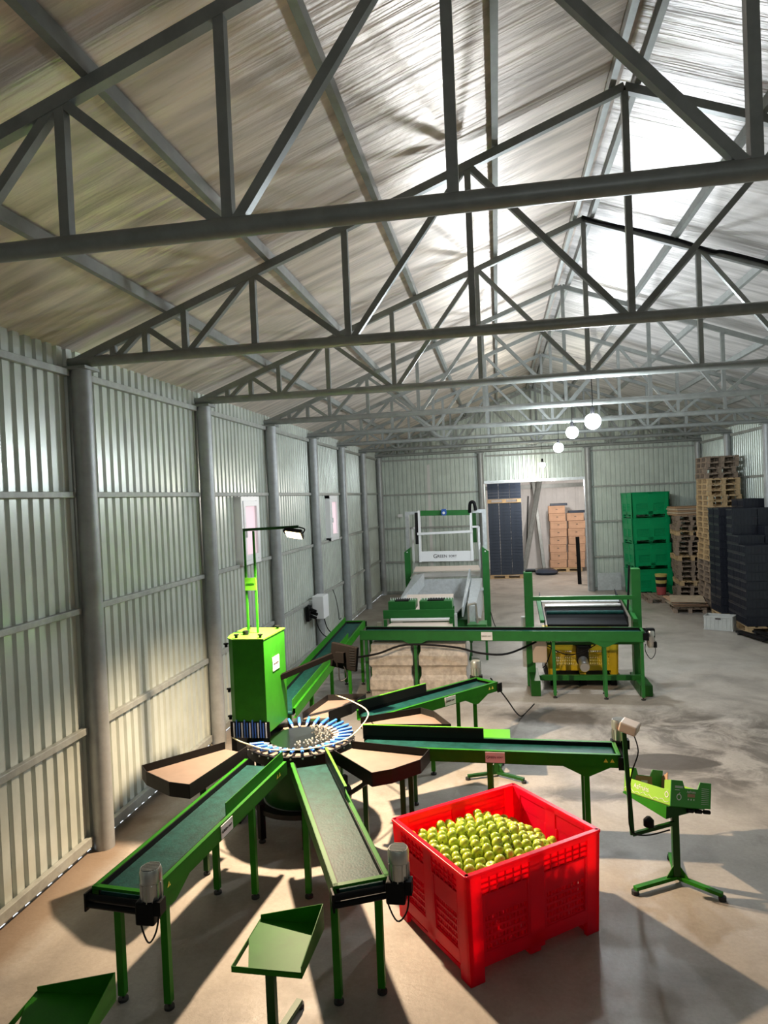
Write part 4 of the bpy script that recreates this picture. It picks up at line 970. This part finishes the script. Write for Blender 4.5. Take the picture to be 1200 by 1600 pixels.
# molded pulp blocks
def pulp(label, x0, x1):
    y0, y1 = 11.93, 13.0
    pr = [(0.03, 0.0), (0.03, 0.08), (0.0, 0.12), (0.0, 0.285), (0.05, 0.36), (0.05, 0.50), (0.0, 0.55), (0.0, 0.71), (0.05, 0.79), (0.05, 0.90)]
    mb = MB(); n = len(pr)
    for i in range(n-1):
        (a, z0), (c_, z1) = pr[i], pr[i+1]
        q = lambda a, z: [(x0+a*0.7, y0+a, z), (x1-a*0.7, y0+a, z), (x1-a*0.7, y1-a, z), (x0+a*0.7, y1-a, z)]
        mb.add(q(a, z0)+q(c_, z1), [(0, 1, 5, 4), (1, 2, 6, 5), (2, 3, 7, 6), (3, 0, 4, 7)])
    mb.add([(x0+.035, y0+.05, 0.90), (x1-.035, y0+.05, 0.90), (x1-.035, y1-.05, 0.90), (x0+.035, y1-.05, 0.90)], [(0, 1, 2, 3)])
    mb.add([(x0+.02, y0+.03, 0), (x1-.02, y0+.03, 0), (x1-.02, y1-.03, 0), (x0+.02, y1-.03, 0)], [(3, 2, 1, 0)])
    return tag(build('wrapped_stack', mb, 'pulp', bevel=0.008), label, 'stack', None)
pulp('left one of two film wrapped ribbed beige blocks under the cross conveyor', 1.80, 2.575)
pulp('right one of two film wrapped ribbed beige blocks under the cross conveyor', 2.68, 3.53)

# ------------------------------------------------------------------ green bins, pallets, crates on the right
GL = ['topmost of the four stacked green plastic bins', 'second green plastic bin from the top of the stack', 'third green plastic bin from the top of the stack', 'lowest green plastic bin of the stack, standing on the floor']
g0 = None
for k in range(4):
    if g0 is None:
        g0 = bin_box(GL[3], 'plastic_bin', 'gbin', None, (8.80, 23.75, 0), math.radians(7), 1.24, 0.95, 0.815, grid=False, kids=False, group='stacked green plastic bins'); g = g0
    else: g = copy_tree(g0)
    g.location = (8.93+(0.0, -0.01, -0.02, -0.03)[k], 23.85, 0.829*k); g['label'] = GL[3-k]
    g.rotation_euler = (0, 0, math.radians(10+(0, 1, -1, 0.5)[k]))
def pallet(name='pallet', mt='wood'):
    t = thing(name, 'x', 'pallet')
    Lx, Ly, H = 1.2, 0.84, 0.150
    d = MB()
    for k in range(5): d.box((0, -Ly/2+0.07+k*(Ly-0.14)/4, H-0.011), (Lx, 0.125, 0.022))
    for x in (-1, 0, 1): d.box((x*(Lx/2-0.07), 0, H-0.033), (0.14, Ly, 0.022))
    build('deck', d, mt, t, local=False)
    for x in (-1, 0, 1):
        for y in (-1, 0, 1): build('block', MB().box((x*(Lx/2-0.07), y*(Ly/2-0.055), 0.062), (0.14, 0.10, 0.080)), mt, t, local=False)
    for y in (-1, 0, 1): build('runner', MB().box((0, y*(Ly/2-0.055), 0.011), (Lx, 0.10, 0.022)), mt, t, local=False)
    return t
pw = pallet(); po = pallet(mt='woodold'); first = {'wood': pw, 'woodold': po}; used = set()
def place_pallet(kind, loc, rz, label, group=None):
    if kind in used: o = copy_tree(first[kind])
    else: o = first[kind]; used.add(kind)
    o.location = loc; o.rotation_euler = (0, 0, rz); o['label'] = label
    if group: o['group'] = group
    return o
random.seed(3)
NT = 28
for k in range(NT):
    top = NT-1-k
    kind = 'woodold' if top < 4 or k < 9 else 'wood'
    place_pallet(kind, (10.24+random.uniform(-.025, .025), 20.75+random.uniform(-.03, .03)+(0.05 if top < 4 else 0), k*0.1515), math.radians(90+random.uniform(-2, 2)-(4 if top < 4 else 0)),
                 ('wooden pallet, %s in the tall pallet stack' if kind == 'wood' else 'weathered grey pallet, %s in the tall pallet stack') % nth(top), 'pallets in the tall stack')
NS = 17
for k in range(NS):
    top = NS-1-k
    place_pallet('woodold' if k % 5 != 3 else 'wood', (9.90+random.uniform(-.04, .04), 22.60+random.uniform(-.05, .05), k*0.1515), math.radians(84+random.uniform(-4, 4)),
                 'pallet, %s in the shorter leaning stack behind the bucket' % nth(top), 'pallets in the shorter stack')
for k in range(5):
    a = math.radians(84+random.uniform(-8, 8))
    o = build('cardboard_sheet', MB().box((9.88+random.uniform(-.04, .04), 22.60, NS*0.1515+0.015+k*0.055), (0.86, 1.1, 0.045), rz=math.radians(random.uniform(-5, 5))), 'cardpale' if k % 2 else 'cardin')
    tag(o, 'folded cardboard layer, %s on the shorter pallet stack' % nth(4-k), 'cardboard', 'cardboard layers on the shorter stack')
# dark column of something behind the green bins
tag(build('standing_roll', MB().cyl((9.72, 24.40, 0.0), (9.72, 24.40, 3.05), 0.10, 16), 'crate', smooth=True), 'tall dark roll standing upright between the green bins and the pallets', 'roll')
# bucket stack
bk = thing('bucket_stack', 'stack of dull red and ochre buckets in front of the green bins', 'buckets', (9.00, 22.35, 0.16))
for k, (mt, z, r) in enumerate((('redpaint', 0.16, 0.15), ('blacksteel', 0.40, 0.165), ('ochre', 0.50, 0.17), ('blacksteel', 0.60, 0.175), ('ochre', 0.68, 0.18))):
    build('bucket', MB().lathe([(0, z), (r-0.02, z), (r, z+(0.24 if k == 0 else 0.11)), (r-0.015, z+(0.24 if k == 0 else 0.11)), (0, z+0.1)], (9.00, 22.35, 0), 18), mt, bk, smooth=True)
place_pallet('woodold', (8.90, 22.25, 0.0), math.radians(90), 'grey pallet on the floor under the buckets')
place_pallet('woodold', (9.27, 20.45, 0.0), math.radians(82), 'pallet on the floor under the loose cardboard sheets')
random.seed(11)
for k in range(7):
    z = 0.152+0.022*k; pts = []
    cx, cy = 9.25+random.uniform(-.05, .05), 20.45+random.uniform(-.1, .1); a0 = random.uniform(-0.12, 0.12)+1.45
    mb = MB(); nx = 6
    for i in range(nx+1):
        for s in (-1, 1):
            xx = -0.66+1.32*i/nx; yy = s*0.44
            zz = z+0.004+0.018*(i == 0)+0.010*(i == nx)
            for dz in (0, 0.008): mb.v.append((cx+xx*math.cos(a0)-yy*math.sin(a0), cy+xx*math.sin(a0)+yy*math.cos(a0), zz+dz))
    for i in range(nx):
        q = i*4
        for f in ((q, q+2, q+6, q+4), (q+1, q+5, q+7, q+3), (q, q+4, q+5, q+1), (q+2, q+3, q+7, q+6)): mb.f.append(list(f)); mb.m.append(0)
    for q in (0, nx*4): mb.f.append([q, q+1, q+3, q+2]); mb.m.append(0)
    tag(build('cardboard_sheet', mb, 'cardpale' if k % 2 == 0 else 'card'), 'flat cardboard sheet, %s in the low pile before the dark crates' % nth(6-k), 'cardboard', 'cardboard sheets in the low pile')
# black crates
def crate_me(sx, sy, h, ribs=True, rail=0.012):
    mb = MB(); th = 0.012; hx, hy = sx/2, sy/2
    for s in (-1, 1):
        mb.box((s*(hx-th/2), 0, h/2), (th, sy, h)); mb.box((0, s*(hy-th/2), h/2), (sx-2*th, th, h))
    mb.box((0, 0, 0.008), (sx-2*th, sy-2*th, 0.012))
    for s in (-1, 1):
        mb.box((s*(hx+rail/2), 0, h-0.018), (rail, sy+2*rail, 0.03)); mb.box((0, s*(hy+rail/2), h-0.018), (sx, rail, 0.03))
        mb.box((s*(hx+rail/2), 0, 0.015), (rail, sy+2*rail, 0.02)); mb.box((0, s*(hy+rail/2), 0.015), (sx, rail, 0.02))
        if ribs:
            for k in range(-3, 4):
                mb.box((s*(hx+rail/2-0.002), k*sy/7, h/2), (rail, 0.012, h-0.06)); mb.box((k*sx/7, s*(hy+rail/2-0.002), h/2), (0.012, rail, h-0.06))
    return mb
CH = 0.208
cr = build('crate', crate_me(0.56, 0.40, CH-0.004), 'crate'); crused = False
def place(o, flag, loc, rz, label, cat, group):
    if flag: o = copy_tree(o)
    o.location = loc; o.rotation_euler = (0, 0, rz); tag(o, label, cat, group); return o
# (column centre x, y, count, name)
XA = 9.70
colsA = [(XA+dx, y, n, nm) for dx, y, n, nm in ((0.31, 17.30, 9, 'front'), (0.31, 17.73, 10, 'middle'), (0.31, 18.16, 13, 'rear'), (0.90, 17.30, 9, 'front inner'), (0.90, 17.73, 11, 'middle inner'), (0.90, 18.16, 13, 'rear inner'))]
colsB = [(XA+0.27, 19.05, 13, 'nearer'), (XA+0.26, 19.48, 13, 'farther'), (XA+0.86, 19.05, 14, 'nearer inner'), (XA+0.86, 19.48, 14, 'farther inner')]
for cols, nm in ((colsA, 'near'), (colsB, 'far')):
    for (x, y, n, cn) in cols:
        for k in range(n):
            place(cr, crused, (x+random.uniform(-.006, .006), y+random.uniform(-.004, .004), 0.155+k*CH), 0, 'black crate, %s in the %s column of the %s stack at right' % (nth(n-1-k), cn, nm), 'crate', 'black crates at the right edge'); crused = True
for (x, y, lab) in ((10.28, 17.73, 'pallet under the near black crate stack'), (10.25, 19.27, 'pallet under the far black crate stack')):
    o = place_pallet('wood', (x, y, 0), PI/2 if y < 18 else 0, lab); o.scale = (1.06, 1.36, 1) if y < 18 else (0.95, 1, 1)
# pallet truck forks
pj = thing('pallet_truck', 'black pallet truck with its forks beside the black crates', 'pallet truck', (9.5, 16.4, 0))
for x in (9.42, 9.78):
    f = build('fork', MB().add([(x, 17.0, 0.04), (x+0.16, 17.0, 0.04), (x+0.42, 15.95, 0.05), (x+0.26, 15.95, 0.05), (x, 17.0, 0.09), (x+0.16, 17.0, 0.09), (x+0.42, 15.95, 0.11), (x+0.26, 15.95, 0.11)], FSX), 'black', pj, bevel=0.01)
    build('wheel', MB().cyl((x+0.02, 16.9, 0.04), (x+0.14, 16.9, 0.04), 0.04, 12), 'rubber', f, smooth=True)
build('yoke', bx((10.15, 15.95, 0.17), (0.6, 0.16, 0.22)), 'black', pj, bevel=0.02)
# light grey crate
gc = thing('light_grey_crate', 'single light grey ribbed crate on the floor by the black crates', 'crate', (9.28, 17.62, 0), math.radians(-28))
mb = crate_me(0.62, 0.40, 0.34); build('body', mb, 'greycrate', gc, local=False)
build('hand_slot', MB().box((0, -0.2075, 0.28), (0.12, 0.006, 0.035)), 'ink', gc, local=False)

# ------------------------------------------------------------------ things in the room behind the doorway
ch = 0.127
dc = build('flat_crate', crate_me(0.60, 0.435, ch-0.006, ribs=False, rail=0.006).box((0, -0.2255, ch*0.45), (0.09, 0.006, 0.02)), 'crateblue', None); du = False
cols = ['left', 'middle', 'right']
for c_, cx in enumerate((3.96, 4.41, 4.86)):
    mbx = None
    for k in range(23):
        o = place(dc, du, (cx+random.uniform(-.004, .004), 28.8, 0.16+k*ch), 0, 'dark blue crate, %s in the %s column seen through the doorway' % (nth(22-k), cols[c_]), 'crate', 'dark crates in the doorway'); du = True
        o.scale = (0.72, 1, 1)
    for k in range(5):
        o = place(dc, True, (cx, 28.8, 3.25+k*ch), 0, 'dark blue crate, %s in the %s column above the upper pallet' % (nth(4-k), cols[c_]), 'crate', 'dark crates above the upper pallet'); o.scale = (0.72, 1, 1)
o = place_pallet('wood', (4.40, 28.85, 0), 0, 'pallet under the tall dark crate stack in the doorway'); o.scale = (1.12, 0.8, 1)
o = place_pallet('wood', (4.40, 28.85, 0.16+23*ch), 0, 'pallet between the two tiers of dark crates in the doorway'); o.scale = (1.12, 0.8, 1)
# cartons
random.seed(5)
ca = thing('cardboard_box', 'x', 'box')
build('body', MB().box((0, 0, 0.165), (0.70, 0.45, 0.33)), 'card', ca, local=False, bevel=0.012)
build('tape', MB().box((0, -0.2275, 0.245), (0.70, 0.004, 0.012)), 'cardin', ca, local=False)
build('hand_hole', MB().box((0, -0.2275, 0.18), (0.08, 0.005, 0.03)), 'ink', ca, local=False)
cu_ = False
for c_, (cx, n) in enumerate(((6.62, 8), (7.38, 7))):
    for k in range(n):
        if cu_: o = copy_tree(ca)
        else: o = ca
        cu_ = True
        o.location = (cx+(0.04*(k) if k < 6 else 0.10)*0.35+random.uniform(-.02, .02), 30.9+random.uniform(-.02, .02), 0.16+k*0.335)
        o.rotation_euler = (0, 0, random.uniform(-0.05, 0.05))
        tag(o, 'brown cardboard box, %s in the %s column behind the doorway' % (nth(n-1-k), ['left', 'right'][c_]), 'box', 'cardboard boxes behind the doorway')
place_pallet('wood', (7.0, 30.9, 0), 0, 'pallet under the cardboard boxes behind the doorway')
for (x, z, w, lab) in ((6.74, 0.16+8*0.335, 0.70, 'black lid sheet on top of the left cardboard box column'), (7.50, 0.16+7*0.335, 0.72, 'black lid sheet on top of the right cardboard box column')):
    tag(build('lid_sheet', MB().box((x, 30.9, z+0.05), (w, 0.44, 0.10)), 'crateblue'), lab, 'sheet')
def beam(label, a, b, w=0.16):
    tag(build('steel_beam', MB().bar(a, b, w, 0.14), 'steel', bevel=0.01), label, 'beam')
beam('grey steel beam standing nearly upright behind the doorway', (6.05, 31.2, 0.10), (5.72, 31.9, 4.3), 0.26)
beam('long grey steel beam leaning diagonally behind the doorway', (5.15, 30.4, 0.06), (6.10, 31.6, 4.3), 0.17)
tag(build('thin_rod', MB().bar((5.30, 32.02, 0.05), (5.52, 32.12, 3.3), 0.05), 'blacksteel'), 'short thin dark rod leaning beside the upright beam', 'rod')
tag(build('dark_bundle', MB().lathe([(0, 0.0), (0.42, 0.0), (0.50, 0.10), (0.36, 0.20), (0, 0.22)], (6.05, 29.8, 0), 16), 'crateblue', smooth=True), 'dark bundle lying at the foot of the beams', 'bundle')
tag(build('dark_roll', MB().cyl((7.02, 26.4, 0.0), (7.0, 26.45, 1.75), 0.07, 12), 'black', smooth=True), 'tall black roll leaning inside the right edge of the doorway', 'roll')

# ------------------------------------------------------------------ small things on the left wall
eb = thing('electrical_box', 'grey white electrical box on the left wall with plugs and cables', 'electrical box', (0.10, 15.2, 1.1))
build('enclosure', bx((0.14, 15.05, 1.12), (0.26, 0.46, 0.50)), 'white', eb, bevel=0.01)
build('mount_plate', bx((-0.03, 15.0, 1.12), (0.08, 0.3, 0.3)), 'galv', eb)
for z, y in ((1.12, 14.62), (1.04, 14.70), (0.98, 14.60)):
    build('plug', MB().cyl((0.02, y, z), (0.16, y-0.05, z-0.04), 0.035, 10), 'black', eb, smooth=True)
build('socket_base', bx((-0.04, 14.68, 1.02), (0.07, 0.22, 0.32)), 'black', eb)
for pts in ([(0.14, 14.6, 0.94), (0.25, 14.4, 0.75), (0.5, 14.0, 0.65), (0.95, 13.4, 0.72), (1.12, 13.0, 1.0)], [(0.16, 15.2, 0.87), (0.35, 14.8, 0.65), (0.75, 14.1, 0.60), (1.05, 13.3, 0.80), (1.14, 13.0, 1.02)]):
    build('cable', MB().tube(pts, 0.012, 6), 'black', eb)
tag(build('hanging_wire', MB().tube([(-0.02, 16.9, 1.24), (0.0, 17.1, 1.0), (0.02, 17.25, 0.6), (0.02, 17.3, 0.42), (0.06, 17.35, 0.45)], 0.010, 6), 'blacksteel', smooth=True), 'thin wire hanging from the lowest wall rail past the electrical box', 'wire')
# cables on the conveyor and on the floor
tag(build('power_cable', MB().tube([(1.55, 11.75, 0.72), (2.0, 11.72, 0.80), (2.5, 11.78, 0.94), (3.3, 11.75, 0.90), (3.75, 11.72, 0.80), (4.2, 11.75, 0.78), (4.70, 12.2, 0.88)], 0.018, 8), 'black', smooth=True), 'thick black cable slung under the cross conveyor', 'cable')
tag(build('power_cable', MB().tube([(3.95, 9.55, 0.95), (4.15, 9.8, 0.60), (4.3, 10.4, 0.2), (4.4, 10.9, 0.012), (4.6, 11.5, 0.010)], 0.010, 6), 'black', smooth=True), 'thin black cable dropping from the rear conveyor motor to the floor', 'cable')
tag(build('power_cable', MB().tube([(3.85, 18.2, 0.4), (4.0, 17.9, 0.012), (4.35, 17.4, 0.012), (4.2, 16.8, 0.012), (3.9, 16.5, 0.012)], 0.012, 6), 'black', smooth=True), 'thin black cable on the floor right of the tipper', 'cable')
# spotlight on the end wall
sp_ = thing('wall_floodlight', 'small white floodlight on a rod on the end wall near the left corner', 'floodlight', (0.75, YEND-0.2, 2.85))
build('rod', MB().cyl((0.62, YEND-0.05, 3.6), (0.66, YEND-0.15, 2.9), 0.008, 6), 'steel', sp_)
build('head', bx((0.70, YEND-0.2, 2.83), (0.16, 0.1, 0.12)), 'white', sp_, bevel=0.01)
